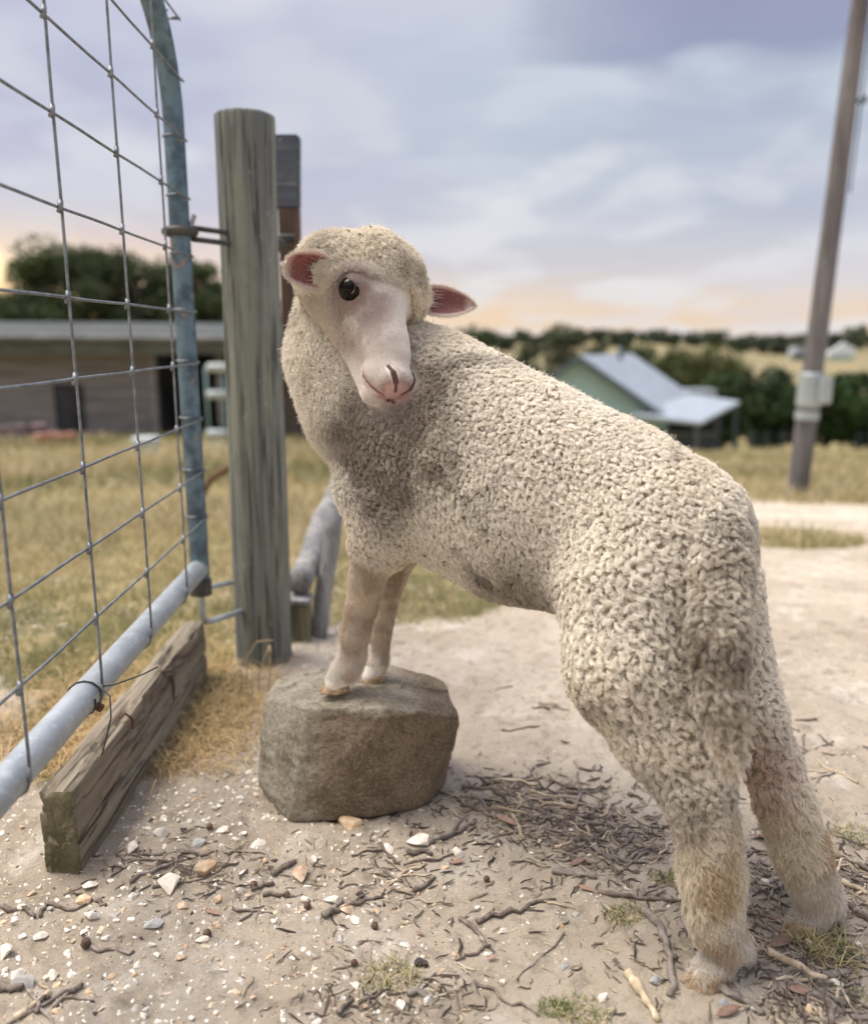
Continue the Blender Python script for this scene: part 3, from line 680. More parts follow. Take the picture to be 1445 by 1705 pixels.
# ---- gate post
pc = W(424, 700, 1.965); pb = W(440, 1112, 1.965); pt = W(408, 198, 1.965)
post = empty('gate_post', (pb.x, pb.y, 0), 'round weathered greenish timber gate post with a domed top', 'post')
L = []; RR = []
for k in range(40):
    f = k/39; p = Vector((pb.x, pb.y, -.25)).lerp(pt, f); L.append(p); RR.append(.0665-.002*f)
L += [pt+Vector((0, 0, .006)), pt+Vector((0, 0, .009))]; RR += [.0625, .056]
m = MB(); m.tube(L, RR, 64)
for v in m.bm.verts:
    a = math.atan2(v.co.y-pb.y, v.co.x-pb.x); c = Vector((pb.x, pb.y, v.co.z))
    g = math.sin(a*9+v.co.z*1.1)*.0007+math.sin(a*17+v.co.z*2.0)*.0004+(.0014*math.sin(v.co.z*5+a*2))
    ck = 0
    for ca_, z1, z2, dp in ((-1.75, .1, 1.25, .006), (-1.2, .5, 1.3, .0045), (-2.4, .0, .8, .004), (-.8, .1, .9, .004), (-2.0, .75, 1.3, .004)):
        dd = (a-ca_-.04*math.sin(v.co.z*9)+math.pi) % (2*math.pi)-math.pi
        if z1 < v.co.z < z2: ck -= dp*math.exp(-(dd/.045)**2)
    dv = Vector((math.cos(a), math.sin(a), 0)); v.co += dv*(g+ck)
adopt(m.build('timber', M_POST, smooth=True), post)
# hinges: eye bolt above, U bracket below
def hz(py): return W(333, py, 1.80).z
z1 = hz(386); S = Vector((GH.x, GH.y, 0)); Pp = Vector((pb.x, pb.y, 0)); hd = (Vector((pt.x, pt.y, 0))-S).normalized()
g1 = empty('upper_hinge', (S.x, S.y, z1), 'dark eye-bolt hinge clamped round the gate frame near the top', 'gate hinge', 'gate hinges')
m = MB()
m.tube([S+Vector((.0275*math.cos(a), .0275*math.sin(a), z1)) for a in [k*math.pi/10 for k in range(21)]], .0095, 10)
adopt(m.build('ring', M_BOLT, smooth=True), g1)
m = MB(); nrm = Vector((-hd.y, hd.x, 0))
for s_ in (.012, -.012): m.tube([S+hd*.028+nrm*s_*.4+Vector((0, 0, z1+s_)), S+hd*.30+nrm*s_*.4+Vector((0, 0, z1+s_))], .0058, 10)
m.tube([S+hd*.27+Vector((0, 0, z1)), S+hd*.30+Vector((0, 0, z1))], .014, 6)
adopt(m.build('shank', M_BOLT, smooth=True), g1)
m = MB(); m.box(S+hd*.034+Vector((0, -.012, z1+.012)), (.005, .018, .05), rot=Matrix.Rotation(.35, 3, 'Y'), bevel=.001)
adopt(m.build('clip', M_GALV), g1)
z2 = hz(1000); g2 = empty('lower_hinge', (S.x, S.y, z2), 'pale steel U-shaped hinge bracket below the gate frame', 'gate hinge', 'gate hinges')
hd2 = (Vector((pb.x, pb.y, 0))-S).normalized(); zz2 = hz(1040)
m = MB(); m.tube([S+Vector((0, 0, z0-.03)), S+Vector((0, 0, zz2+.02)), S+hd2*.012+Vector((0, 0, zz2+.003)), S+hd2*.03+Vector((0, 0, zz2)), S+hd2*.13+Vector((0, 0, zz2-.004))], .0072, 10)
m.tube([S+Vector((0, 0, z0-.045)), S+hd2*.03+Vector((0, 0, z0-.052)), S+hd2*.10+Vector((0, 0, z0-.060))], .0062, 10)
adopt(m.build('bracket', M_GALV, smooth=True), g2)
m = MB(); m.tube([S+Vector((0, 0, z0-.062)), S+Vector((0, 0, z0-.028))], .024, 14); adopt(m.build('collar', M_BOLT), g2)

# ---- timbers behind the gate post: a capped upright, stub and leaning log
Yb = 2.16
def quadprism(ptsY, dy): return [W(a, b, Yb) for a, b in ptsY], Vector((0, dy, 0))
up = empty('capped_fence_timber', W(478, 600, Yb), 'dark upright timber with a weathered metal cap just behind the gate post', 'timber')
pts, d = quadprism([(456, 346), (497, 346), (497, 223), (456, 223)], .045)
capm = MB().prism(pts, d); bmesh.ops.bevel(capm.bm, geom=capm.bm.edges[:], offset=.004, segments=2, affect='EDGES'); adopt(capm.build('cap', wood_mat('cap_board', (.12, .135, .16), (.08, .09, .115), (.20, .21, .23), 0)), up)
pts, d = quadprism([(473, 640), (505, 640), (497, 346), (463, 346)], .035)
adopt(MB().prism(pts, d).build('board', M_DARKWOOD), up)
m = MB(); c = W(480, 397, Yb-.02); m.tube([c+Vector((-.045, 0, 0)), c+Vector((.018, 0, 0))], .007, 8); m.tube([c+Vector((-.020, 0, 0)), c+Vector((.016, 0, 0))], .0105, 6)
adopt(m.build('bolt', M_BOLT), up)
# stub post
Ys = 2.08; sb = W(497, 1115, Ys)
stub = empty('stub_post', (sb.x, sb.y, 0), 'short squat timber stub behind the gate post carrying the leaning log', 'post')
zt_ = W(497, 1008, Ys).z
m = MB(); m.box(Vector((sb.x, sb.y+.03, zt_/2-.05)), (.062, .07, zt_+.1), bevel=.006); adopt(m.build('block', wood_mat('mossy_stub', (.21, .20, .12), (.14, .135, .085), (.07, .065, .045), 2)), stub)
m = MB(); m.box(Vector((sb.x+.002, sb.y+.028, zt_+.008)), (.066, .075, .014), bevel=.003); adopt(m.build('top_plate', M_GREYWOOD), stub)
A = W(497, 975, Ys+.03); B = W(590, 740, 2.9)
m = MB(); n_l = 14; pts = [A.lerp(B, k/(n_l-1))+Vector((.003*math.sin(k), 0, .004*math.cos(k*1.3))) for k in range(n_l)]
m.tube(pts, [.034-.006*k/n_l for k in range(n_l)], 16, jit=.08)
tag(m.build('leaning_log', M_GREYWOOD, smooth=True), 'grey weathered log slanting up behind the lamb from the stub post', 'log')
m = MB(); A2 = W(528, 1120, 2.14); A2.z = float(gz(A2.x, A2.y))-.02; B2 = W(560, 845, 2.22)
m.tube([A2.lerp(B2, k/6)+Vector((.003*math.sin(k*2), 0, 0)) for k in range(7)], .024, 12, jit=.08)
tag(m.build('leaning_rail', M_GREYWOOD, smooth=True), 'thin blue grey rail leaning beside the slanted log behind the lamb', 'rail')

# ---- old sleeper on edge under the gate
e0 = G(108, 1458); Ls = 0.745; wS = .052; hS = .148
yaw = math.radians(.8)
slp = empty('timber_sleeper', (e0.x, e0.y, 0), 'old split timber sleeper lying on edge below the gate', 'sleeper')
def spt(u, v, z): return Vector((e0.x+u*math.sin(-yaw)+v*math.cos(yaw), e0.y+u*math.cos(yaw)+v*math.sin(yaw), z))
nu, nv, nz = 240, 12, 40
V = []; FQ = []
per = [(-1, z/nz) for z in range(nz)]+[(-1+2*v/nv, 1.0) for v in range(nv)]+[(1, 1-z/nz) for z in range(nz)]+[(1-2*v/nv, 0.0) for v in range(nv)]
npz = len(per)
for i in range(nu+1):
    u = Ls*i/nu
    for (a, b) in per: V.append((u, a*wS/2, b*hS))
V = np.array(V)
nn_ = (fbm(V*np.array([.9, 6, 6]), 9, 4)-.5); n5 = fbm(V*np.array([.22, 2.2, 2.2]), 34, 4)
topf = np.clip((V[:, 2]/hS-.86)*7, 0, 1); right = V[:, 1] > wS/2-.001
rnd_c = np.minimum(1, np.minimum(wS/2-np.abs(V[:, 1])+.0, 0)*0)
V[:, 1] += np.sign(V[:, 1])*nn_*.005-np.sign(V[:, 1])*np.where(n5 < .40, (.40-n5)*.09, 0)*(np.abs(V[:, 1]) > wS/2-.001)
V[:, 2] += nn_*.004-topf*np.where(n5 < .42, (.42-n5)*.10, 0)
V[:, 1] *= 1-.10*topf
gsp = fbm(np.c_[V[:, 0]*4, V[:, 1]*0, V[:, 2]*0], 4, 3)          # long gouges along the top right edge
edge = right*np.clip((V[:, 2]/hS-.55)*3, 0, 1)
mk_ = sstep(.30, .36, V[:, 0])*sstep(.62, .52, V[:, 0])
V[:, 1] -= edge*mk_*(.006+.012*fbm(V*np.array([1, 1, 1.]), 26, 3)*(fbm(V*np.array([.7, 1, 1.4]), 40, 2) > .5))
V[:, 2] -= .012*sstep(.12, 0, V[:, 0])*0
for i in range(npz): FQ.append
f = []
ar = np.arange(nu)[:, None]*npz; k = np.arange(npz)[None]
FQ = np.stack([ar+k, ar+(k+1) % npz, ar+npz+(k+1) % npz, ar+npz+k], -1).reshape(-1, 4)[:, ::-1]
VW = np.array([spt(u, v, z-.012) for u, v, z in V])
me = mesh_np('plank', VW, FQ, True); adopt(newobj('plank', me, M_SLEEPER), slp)
def endcap(i, name, sgn):
    ring = VW[i*npz:(i+1)*npz]; c = ring.mean(0)
    sm_ = sum(np.roll(ring, k, 0) for k in range(-7, 8))/15.0
    bm = bmesh.new(); rings = []
    for f_, bul in ((1.0, 0), (.95, .003), (.86, .004), (.6, .0045), (.3, .005)):
        rings.append([bm.verts.new(Vector(c+((p if f_ == 1 else p2 if f_ < .9 else (p+p2)/2)-c)*f_)+Vector((0, -bul*sgn+.0004*rnd.gauss(0, 1)*(f_ < 1), 0))) for p, p2 in zip(ring, sm_)])
    cv = bm.verts.new(Vector(c)+Vector((0, -.0065*sgn, 0)))
    for r1, r2 in zip(rings[:-1], rings[1:]):
        for j in range(npz): bm.faces.new((r1[j], r1[(j+1) % npz], r2[(j+1) % npz], r2[j]))
    for j in range(npz): bm.faces.new((rings[-1][j], rings[-1][(j+1) % npz], cv))
    bmesh.ops.recalc_face_normals(bm, faces=bm.faces)
    me = bpy.data.meshes.new(name); bm.to_mesh(me); bm.free(); me.polygons.foreach_set('use_smooth', [True]*len(me.polygons))
    adopt(newobj(name, me, M_SLEEPEND), slp)
endcap(0, 'end_grain', 1); endcap(nu, 'end_grain', -1)
m = MB(); m.tube([spt(.47, .0265, .118), spt(.475, .030, .09), spt(.472, .029, .062)], [.004, .003, .0015], 6, jit=.3); m.tube([spt(.43, .02, .143), spt(.47, .027, .128)], [.002, .004], 6, jit=.3)
adopt(m.build('splinter', M_DARKWOOD), slp)
m = MB(); m.tube([spt(.225, .012, .142), spt(.228, .022, .150), spt(.235, .030, .138), spt(.236, .030, .118)], .0022, 6); adopt(m.build('nail', M_RUST), slp)

# ---- the boulder
rk = bmesh.new(); Yf = 1.25
def RW(px, py, Y): return W(px, py, Y)
top_f = [RW(512, 1186, 1.262), RW(640, 1178, 1.243), RW(700, 1186, 1.262), RW(763, 1194, 1.30)]
top_b = [RW(462, 1128, 1.42), RW(560, 1110, 1.44), RW(640, 1108, 1.45), RW(706, 1126, 1.43)]
left = [RW(440, 1160, 1.36), RW(432, 1240, 1.33), RW(428, 1300, 1.31), RW(446, 1345, 1.32)]
bot_f = [RW(482, 1371, 1.235), RW(560, 1366, 1.235), RW(620, 1362, 1.245), RW(705, 1345, 1.28), RW(738, 1310, 1.34)]
rgt = [RW(760, 1230, 1.33), RW(752, 1262, 1.36)]
bk = [Vector((-.28, 1.46, .12)), Vector((-.25, 1.45, .0)), Vector((.0, 1.47, .0)), Vector((.02, 1.44, .16)), Vector((-.12, 1.50, .06))]
for p in top_f+top_b+left+bot_f+rgt+bk: rk.verts.new(p)
bmesh.ops.convex_hull(rk, input=rk.verts); bmesh.ops.delete(rk, geom=[v for v in rk.verts if not v.link_faces], context='VERTS')
bmesh.ops.bevel(rk, geom=rk.edges[:], offset=.0025, segments=1, affect='EDGES')
bmesh.ops.triangulate(rk, faces=rk.faces)
me = bpy.data.meshes.new('boulder'); rk.to_mesh(me); rk.free(); ro = newobj('boulder', me)
rm = ro.modifiers.new('r', 'REMESH'); rm.mode = 'VOXEL'; rm.voxel_size = .0022
dg = bpy.context.evaluated_depsgraph_get(); me2 = bpy.data.meshes.new_from_object(ro.evaluated_get(dg)); ro.modifiers.clear(); ro.data = me2
nv_ = len(me2.vertices); co = np.empty(nv_*3, np.float32); me2.vertices.foreach_get('co', co); co = co.reshape(-1, 3)
no = np.empty(nv_*3, np.float32); me2.vertices.foreach_get('normal', no); no = no.reshape(-1, 3)
cen = co.mean(0)
big_ = (fbm(co, 9, 3)-.5)*.005; med = (fbm(co*np.array([1, 1, 1.4]), 32, 4)-.5)*.0065; fin = (fbm(co, 130, 3)-.5)*.0030
layer = fbm(co*np.array([.5, .5, 3.5]), 12, 3); lam = np.floor(layer*9)/9+.0; topm = sstep(.6, .9, no[:, 2])
frac = sstep(.5, .52, fbm(co*np.array([1, 1, .3])+9, 14, 4))*.004*topm
h = big_*(1-.6*topm)+med*(1-.35*topm)+fin+frac
co2 = co+no*h[:, None]; me2.vertices.foreach_set('co', co2.ravel()); me2.update()
me2.polygons.foreach_set('use_smooth', [True]*len(me2.polygons))
rmat = bpy.data.materials.new('sandstone'); rmat.use_nodes = True; q = NT(rmat.node_tree)
gp = q.n('ShaderNodeNewGeometry'); pos = gp.outputs['Position']
c = q.mix(q.mr(q.noise(pos, 11, 6, .6), .38, .62), (.28, .22, .155), (.19, .145, .10))
px_ = q.n('ShaderNodeSeparateXYZ', {0: pos}).outputs
# lichen-grey weathering on the old outer skin (top and left side of the stone)
nzz = q.n('ShaderNodeSeparateXYZ', {0: gp.outputs['Normal']}).outputs
skin = q.math('ADD', q.mr(q.math('ADD', px_[0], q.math('MULTIPLY', q.math('SUBTRACT', q.noise(pos, 14, 4), .5), .05)), -.165, -.215), q.mr(q.math('ADD', px_[2], q.math('MULTIPLY', q.math('SUBTRACT', q.noise(pos, 18, 4), .5), .02)), .182, .192), clamp=True)
c = q.mix(q.math('MULTIPLY', skin, .92), c, q.mix(q.mr(q.noise(pos, 16, 6, .65), .4, .62), (.42, .39, .31), (.28, .25, .19)))
c = q.mix(q.math('MULTIPLY', q.math('MULTIPLY', q.mr(q.noise(pos, 34, 6, .7, .6), .5, .62), skin), .6), c, (.47, .45, .38))
c = q.mix(q.math('MULTIPLY', q.mr(q.noise(pos, 230, 3, .7), .52, .62), .55), c, (.46, .38, .29))
c = q.mix(q.math('MULTIPLY', q.mr(q.noise(pos, 190, 4, .7), .52, .62), .55), c, (.09, .065, .05))
c = q.mix(q.math('MULTIPLY', q.mr(q.noise(pos, 48, 5, .7), .52, .62), .40), c, (.12, .09, .07))
bp = q.n('ShaderNodeBump', {'Height': q.noise(pos, 220, 8, .85), 'Strength': 1.0, 'Distance': .0045})
bs = q.n('ShaderNodeBsdfPrincipled', {'Base Color': c, 'Roughness': .9, 'Specular IOR Level': .25, 'Normal': bp.outputs[0]})
q.n('ShaderNodeOutputMaterial', {0: bs.outputs[0]}); me2.materials.append(rmat)
tag(ro, 'squarish brown boulder under the front feet of the lamb', 'boulder')
# ---- power pole
Yp = 10.4; b = G(1326, 826); Yp = b.y
pole = empty('power_pole', (b.x, b.y, b.z), 'tall grey timber power pole at the right with a metal band and box', 'pole')
SP = Yp/10.4*1.0; T_ = W(1432, 0, Yp); Dp = (T_-b); top = b+Dp*1.5
m = MB(); m.tube([b-Dp*.04]+[b+(top-b)*(k/12) for k in range(0, 13)], [.134*SP]+[(.132-.052*k/12)*SP for k in range(13)], 20, jit=.03)
adopt(m.build('timber', wood_mat('pole_timber', (.19, .18, .185), (.12, .115, .12), (.06, .05, .05), 2, .5), smooth=True), pole)
def onpole(py): return b+(T_-b)*((826-py)/826)
M_BOXM = mat('pole_box', (.36, .41, .42), (.28, .32, .34), 3, rough=.5, metal=.2)
p1, p2 = onpole(660), onpole(606)
m = MB(); m.tube([p1+Vector((0, 0, -.02)), p1, p2, p2+Vector((0, 0, .02))], [.13*SP, .150*SP, .150*SP, .13*SP], 20)
m.box((p1+p2)/2+Vector((.07, -.11, 0)), (.10, .08, (p2-p1).length*.85), bevel=.02)
adopt(m.build('meter_box', M_BOXM), pole)
p1, p2 = onpole(686), onpole(670)
adopt(MB().tube([p1, p2], .142*SP, 20).build('band', M_BOXM), pole)
m = MB(); off_ = Vector((.082, -.05, 0)); m.tube([onpole(y)+off_*(1.05-.1*(300-y)/400) for y in (300, 200, 100, -100)], .009, 8)
m.tube([onpole(160)+off_*.9, onpole(150)+off_*1.3], .03, 8)
adopt(m.build('conduit', M_GALVD), pole)

# ---- shed on the left
Ysd = 17.6
def zb(x, y): return float(gz(x, y))
sl_ = W(-70, 700, Ysd).x; sr_ = W(262, 700, Ysd).x; se_ = W(512, 700, Ysd).x
base = zb(-6, Ysd)-.4; zt2 = W(100, 592, Ysd).z; gh = zb(-6, Ysd)
shed = empty('timber_shed', ((sl_+sr_)/2, Ysd, gh), 'long low grey weatherboard shed with an open bay, beyond the gate', 'shed')
M_WB = mat('weatherboard', (.30, .28, .30), (.19, .18, .19), 2.2, rough=.9, stretch=(.4, 1, 5), c3=(.27, .25, .25), s3=5)
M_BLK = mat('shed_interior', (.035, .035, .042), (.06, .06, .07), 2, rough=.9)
M_ROOFE = mat('roof_edge', (.17, .185, .185), (.11, .12, .12), 1.5, rough=.6, metal=.2)
hb = .17; m = MB(); z = base; k = 0
while z < zt2:
    m.box(Vector(((sl_+sr_)/2, Ysd-.012+.02*(k % 2)*0, z+hb/2)), (sr_-sl_, .04, hb-.012), rot=Matrix.Rotation(.08, 3, 'X')); z += hb; k += 1
m.box(Vector(((sl_+sr_)/2, Ysd+.09, (base+zt2)/2)), (sr_-sl_-.02, .10, zt2-base))
adopt(m.build('board_wall', M_WB), shed)
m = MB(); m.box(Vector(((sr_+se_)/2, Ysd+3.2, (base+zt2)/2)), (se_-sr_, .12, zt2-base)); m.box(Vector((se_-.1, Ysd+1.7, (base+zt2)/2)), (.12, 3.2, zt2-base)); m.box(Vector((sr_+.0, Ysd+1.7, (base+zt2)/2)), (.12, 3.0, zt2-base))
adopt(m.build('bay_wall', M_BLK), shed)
for x_ in (sr_, W(372, 700, Ysd).x, W(512, 700, Ysd).x):
    adopt(MB().box(Vector((x_, Ysd-.05, (base+zt2)/2)), (.14, .14, zt2-base+.0)).build('bay_post', M_WB), shed)
adopt(MB().box(Vector((W(490, 700, Ysd).x, Ysd+.4, (base+zt2)/2)), (1.4, .08, zt2-base-.02)).build('board_wall', mat('brown_boards', (.20, .17, .14), (.14, .12, .10), 3, rough=.9)), shed)
zr = W(100, 572, Ysd-.6).z; xr0, xr1 = sl_-1.0, se_+.4
m = MB(); m.poly([(xr0, Ysd-.7, zr+.22), (xr1, Ysd-.7, zr+.16), (xr1, Ysd+2.2, zr+.42), (xr0, Ysd+2.2, zr+.48), (xr0, Ysd-.7, zr+.17), (xr1, Ysd-.7, zr+.11), (xr1, Ysd+2.2, zr+.37), (xr0, Ysd+2.2, zr+.43)],
    [(0, 1, 2, 3), (7, 6, 5, 4), (0, 4, 5, 1), (1, 5, 6, 2), (2, 6, 7, 3), (3, 7, 4, 0)])
m.poly([(xr0, Ysd+5, zr+.1), (xr1, Ysd+5, zr+.1), (xr1, Ysd+2.2, zr+.42), (xr0, Ysd+2.2, zr+.48)], [(0, 1, 2, 3)])
adopt(m.build('roof', mat('shed_roof', (.075, .085, .083), (.05, .058, .056), 1.5, rough=.8)), shed)
m = MB(); m.tube([(xr0, Ysd-.78, zr+.13), (xr1, Ysd-.78, zr+.07)], .075, 10); adopt(m.build('gutter', M_ROOFE), shed)
m = MB(); m.box(Vector(((xr0+xr1)/2, Ysd-.55, zr-.10)), (xr1-xr0, .08, .22)); adopt(m.build('fascia', M_ROOFE), shed)
wl_, wr_ = W(95, 680, Ysd).x, W(142, 680, Ysd).x; wz1, wz2 = W(95, 716, Ysd).z, W(95, 640, Ysd).z
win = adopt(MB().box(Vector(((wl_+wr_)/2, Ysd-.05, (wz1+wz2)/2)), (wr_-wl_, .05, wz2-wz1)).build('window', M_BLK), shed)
m = MB()
for x_, w_ in ((wl_-.05, .10), (wr_+.05, .10), ((wl_+wr_)/2, .34)): m.box(Vector((x_, Ysd-.09, (wz1+wz2)/2)), (w_, .05, wz2-wz1+.1))
fo = m.build('frame', mat('old_paint', (.42, .44, .38), (.33, .33, .29), 4, rough=.8)); fo.parent = win; fo.matrix_parent_inverse = win.matrix_parent_inverse.copy()
# things by the shed
def far_box(name, px0, py0, px1, py1, Y, dep, mtl, label, cat, bev=.04):
    a, b_ = W(px0, py1, Y), W(px1, py0, Y); o = MB().box(Vector(((a.x+b_.x)/2, Y+dep/2, (a.z+b_.z)/2)), (b_.x-a.x, dep, b_.z-a.z), bevel=bev).build(name, mtl); return tag(o, label, cat)
Mw = mat('white_plastic', (.46, .52, .52), (.38, .43, .44), 3, rough=.5)
bc = G(245, 764); m = MB(); m.tube([(bc.x, bc.y, bc.z-.02), (bc.x, bc.y, bc.z+.24), (bc.x, bc.y, bc.z+.26)], [.13, .165, .15], 16)
tag(m.build('bucket', Mw, smooth=False), 'white plastic bucket on the grass in front of the shed', 'bucket')
rkx = G(358, 752); tbx = empty('garden_rack', (rkx.x, rkx.y, rkx.z), 'pale rack with rounded shelves standing in the open bay of the shed', 'rack')
for py in (612, 657, 722, 745):
    c = W(360, py, rkx.y); m = MB(); m.tube([c+Vector((-.13, 0, 0)), c+Vector((-.10, 0, 0)), c+Vector((.13, 0, 0)), c+Vector((.16, 0, 0))], [.04, .06, .06, .04], 12); adopt(m.build('shelf', Mw, smooth=True), tbx)
c = W(360, 690, rkx.y+.05); m = MB(); ztt = W(360, 612, rkx.y).z
for s_ in (-.11, .12): m.tube([(c.x+s_, rkx.y+.05, rkx.z-.03), (c.x+s_, rkx.y+.05, ztt)], .022, 8)
adopt(m.build('upright', mat('teal_frame', (.18, .27, .27)), smooth=True), tbx)
# low heap at the shed wall
hc = G(20, 738); m = MB()
for _ in range(14): m.box(Vector((hc.x+rnd.gauss(0, .35), hc.y+rnd.gauss(0, .2), hc.z+.05+.2*rnd.random())), (rnd.uniform(.2, .5), rnd.uniform(.1, .3), rnd.uniform(.08, .25)), rot=Matrix.Rotation(rnd.uniform(0, 3), 3, 'Z'), bevel=.01)
tag(m.build('scrap_heap', mat('scrap', (.16, .11, .11), (.25, .2, .2), 4)), 'low dark heap of scrap against the left end of the shed wall', 'scrap heap')
hc = G(92, 742); m = MB()
for k in range(4): m.box(Vector((hc.x-.25+.17*k, hc.y, hc.z+.10)), (.13, .22, .18+.05*(k % 2)), bevel=.01)
tag(m.build('brick_stack', mat('brick', (.42, .20, .15), (.33, .16, .12), 6)), 'small stack of reddish bricks below the shed window', 'bricks')
# rusty hoop seen between gate and post
m = MB(); hp = G(360, 845); m.tube([Vector((hp.x-.12, hp.y, hp.z)), Vector((hp.x-.02, hp.y, hp.z+.17)), Vector((hp.x+.2, hp.y+.1, hp.z+.30))], .018, 8)
tag(m.build('rusty_pipe', M_RUST, smooth=True), 'rusty bent pipe poking from the grass between gate and post', 'pipe')

# ---- green house on the right
def face(name, pts, mtl, par, th=Vector((0, .15, -.1))):
    m = MB().prism(pts, th); return adopt(m.build(name, mtl), par)
Yh = 44.0; Yh2 = 56.0
hz_ = zb(9, Yh); house = empty('green_house', (W(1000, 700, Yh).x, Yh, hz_), 'pale green gabled house with a light metal roof and veranda, down the slope', 'house')
M_GW = mat('green_cladding', (.42, .60, .64), (.37, .54, .57), .8, rough=.8, stretch=(1, 1, 9))
M_RF = mat('metal_roof', (.38, .43, .48), (.31, .355, .40), .6, rough=.45, metal=.15, stretch=(6, 1, 1))
M_FASC = mat('dark_fascia', (.10, .13, .15), rough=.6)
ev = W(1112, 692, Yh); pk = W(966, 594, Yh); le = Vector((2*pk.x-ev.x, Yh, ev.z)); gzf = zb(8, Yh)-.5
adopt(MB().prism([le, pk-Vector((0, 0, .1)), ev-Vector((0, 0, .05)), Vector((ev.x, Yh, gzf)), Vector((le.x, Yh, gzf))], Vector((2.2, 9.5, 0))).build('walls', M_GW), house)
rdg = Vector((2.9, 11, 0))*1.0; pk2 = W(1052, 591, Yh2); dv = pk2-pk
ov = Vector((-.15, -.5, 0)); tk = Vector((0, 0, -.14)); evo = ev+(ev-pk)*.03; leo = le+(le-pk)*.03
adopt(MB().prism([pk+ov+Vector((0, 0, .1)), evo+ov, evo+dv, pk+dv+Vector((0, 0, .1))], tk).build('roof_slope', M_RF), house)
adopt(MB().prism([leo+ov, pk+ov+Vector((0, 0, .103)), pk+dv+Vector((0, 0, .103)), leo+dv], tk).build('roof_slope', M_RF), house)
adopt(MB().prism([pk+ov*1.1+Vector((0, -.02, .10)), evo+ov*1.1+Vector((0, -.02, 0)), evo+ov*1.1+Vector((0, -.02, -.34)), pk+ov*1.1+Vector((0, -.02, -.28))], Vector((0, -.06, 0))).build('barge_board', M_FASC), house)
adopt(MB().prism([leo+ov*1.1+Vector((0, -.02, -.34)), leo+ov*1.1+Vector((0, -.02, 0)), pk+ov*1.1+Vector((0, -.02, .103)), pk+ov*1.1+Vector((0, -.02, -.28))], Vector((0, -.06, 0))).build('barge_board', M_FASC), house)
c = pk+dv*.55; adopt(MB().tube([c+Vector((.5, 0, -.5)), c+Vector((.5, 0, .35)), c+Vector((.5, 0, .38)), c+Vector((.5, 0, .5))], [.14, .14, .2, .05], 12).build('chimney', M_GALVD), house)
# veranda roof: skillion running out to the right
v0 = W(1048, 690, Yh-1.2); v1 = W(1166, 703, Yh-1.6); v2 = W(1232, 668, Yh+4.5); v3 = W(1150, 656, Yh+6)
adopt(MB().prism([v0, v1, v2, v3], Vector((0, 0, -.16))).build('veranda_roof', M_RF), house)
for q0, q1 in ((v1, 1), (v1.lerp(v2, .5), 1), (v2, 1)):
    p = Vector((q0.x-.15, q0.y+.12, q0.z-.1)); adopt(MB().box(Vector((p.x, p.y, (p.z+zb(p.x, p.y))/2-.1)), (.14, .14, p.z-zb(p.x, p.y)+.2)).build('veranda_post', M_FASC), house)
dk_ = [W(1060, 712, Yh+2.2), W(1205, 700, Yh+2.2)]
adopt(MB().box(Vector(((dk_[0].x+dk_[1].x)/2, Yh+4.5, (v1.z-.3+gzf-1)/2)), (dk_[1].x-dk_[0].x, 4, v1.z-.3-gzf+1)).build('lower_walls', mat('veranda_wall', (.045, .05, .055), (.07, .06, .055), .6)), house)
m = MB()
for k in range(16):
    a_ = W(1090+6.6*k, 735, Yh-1.4+.25*k); m.box(Vector((a_.x, a_.y, a_.z)), (.07, .05, 1.0))
a_, b_ = W(1088, 722, Yh-1.4), W(1192, 722, Yh+2.4); m.tube([a_, b_], .04, 6)
adopt(m.build('railing', mat('railing_grey', (.30, .32, .33))), house)
c = W(1163, 650, Yh2); adopt(MB().box(c+Vector((0, 0, -.35)), (1.9, 1.6, .9), bevel=.05).build('dormer', M_RF), house)
# small white roof on the far hill
f0 = W(1400, 582, 180); fh = empty('farm_shed', (f0.x, 180, f0.z-3), 'tiny white roofed farm shed high on the far hillside at the right', 'shed')
adopt(MB().prism([W(1372, 592, 180), W(1405, 570, 180), W(1424, 580, 180), W(1424, 592, 180)], Vector((3, 7, 0))).build('roof', mat('white_roof', (.70, .76, .82))), fh)
adopt(MB().prism([W(1380, 600, 180.4), W(1380, 592, 180.4), W(1420, 592, 180.4), W(1420, 600, 180.4)], Vector((3, 6, 0))).build('walls', M_GW), fh)
f0 = W(1336, 586, 170); f2 = empty('farm_shed', (f0.x, 170, f0.z-3), 'small pale roof peeking out just left of the power pole', 'shed')
adopt(MB().prism([W(1322, 590, 170), W(1326, 576, 170), W(1352, 576, 170), W(1356, 590, 170)], Vector((1, 6, -.5))).build('roof', M_RF), f2)
adopt(MB().prism([W(1326, 600, 170.4), W(1326, 590, 170.4), W(1352, 590, 170.4), W(1352, 600, 170.4)], Vector((1, 5, 0))).build('walls', M_FASC), f2)
# paddock fence far right
fe = empty('paddock_fence', (W(1330, 740, 60).x, 60, zb(18, 60)), 'dark post and rail paddock fence below the trees on the right', 'fence')
fx = np.linspace(W(1200, 740, 60).x, W(1500, 740, 60).x, 13)
for x_ in fx:
    z_ = zb(x_, 60); adopt(MB().box(Vector((x_, 60, z_+.6)), (.16, .16, 1.5)).build('fence_post', M_FASC), fe)
for h_ in (.45, .95): adopt(MB().tube([(x_, 60.1, zb(x_, 60)+h_) for x_ in fx], .045, 6).build('rail', M_FASC), fe)

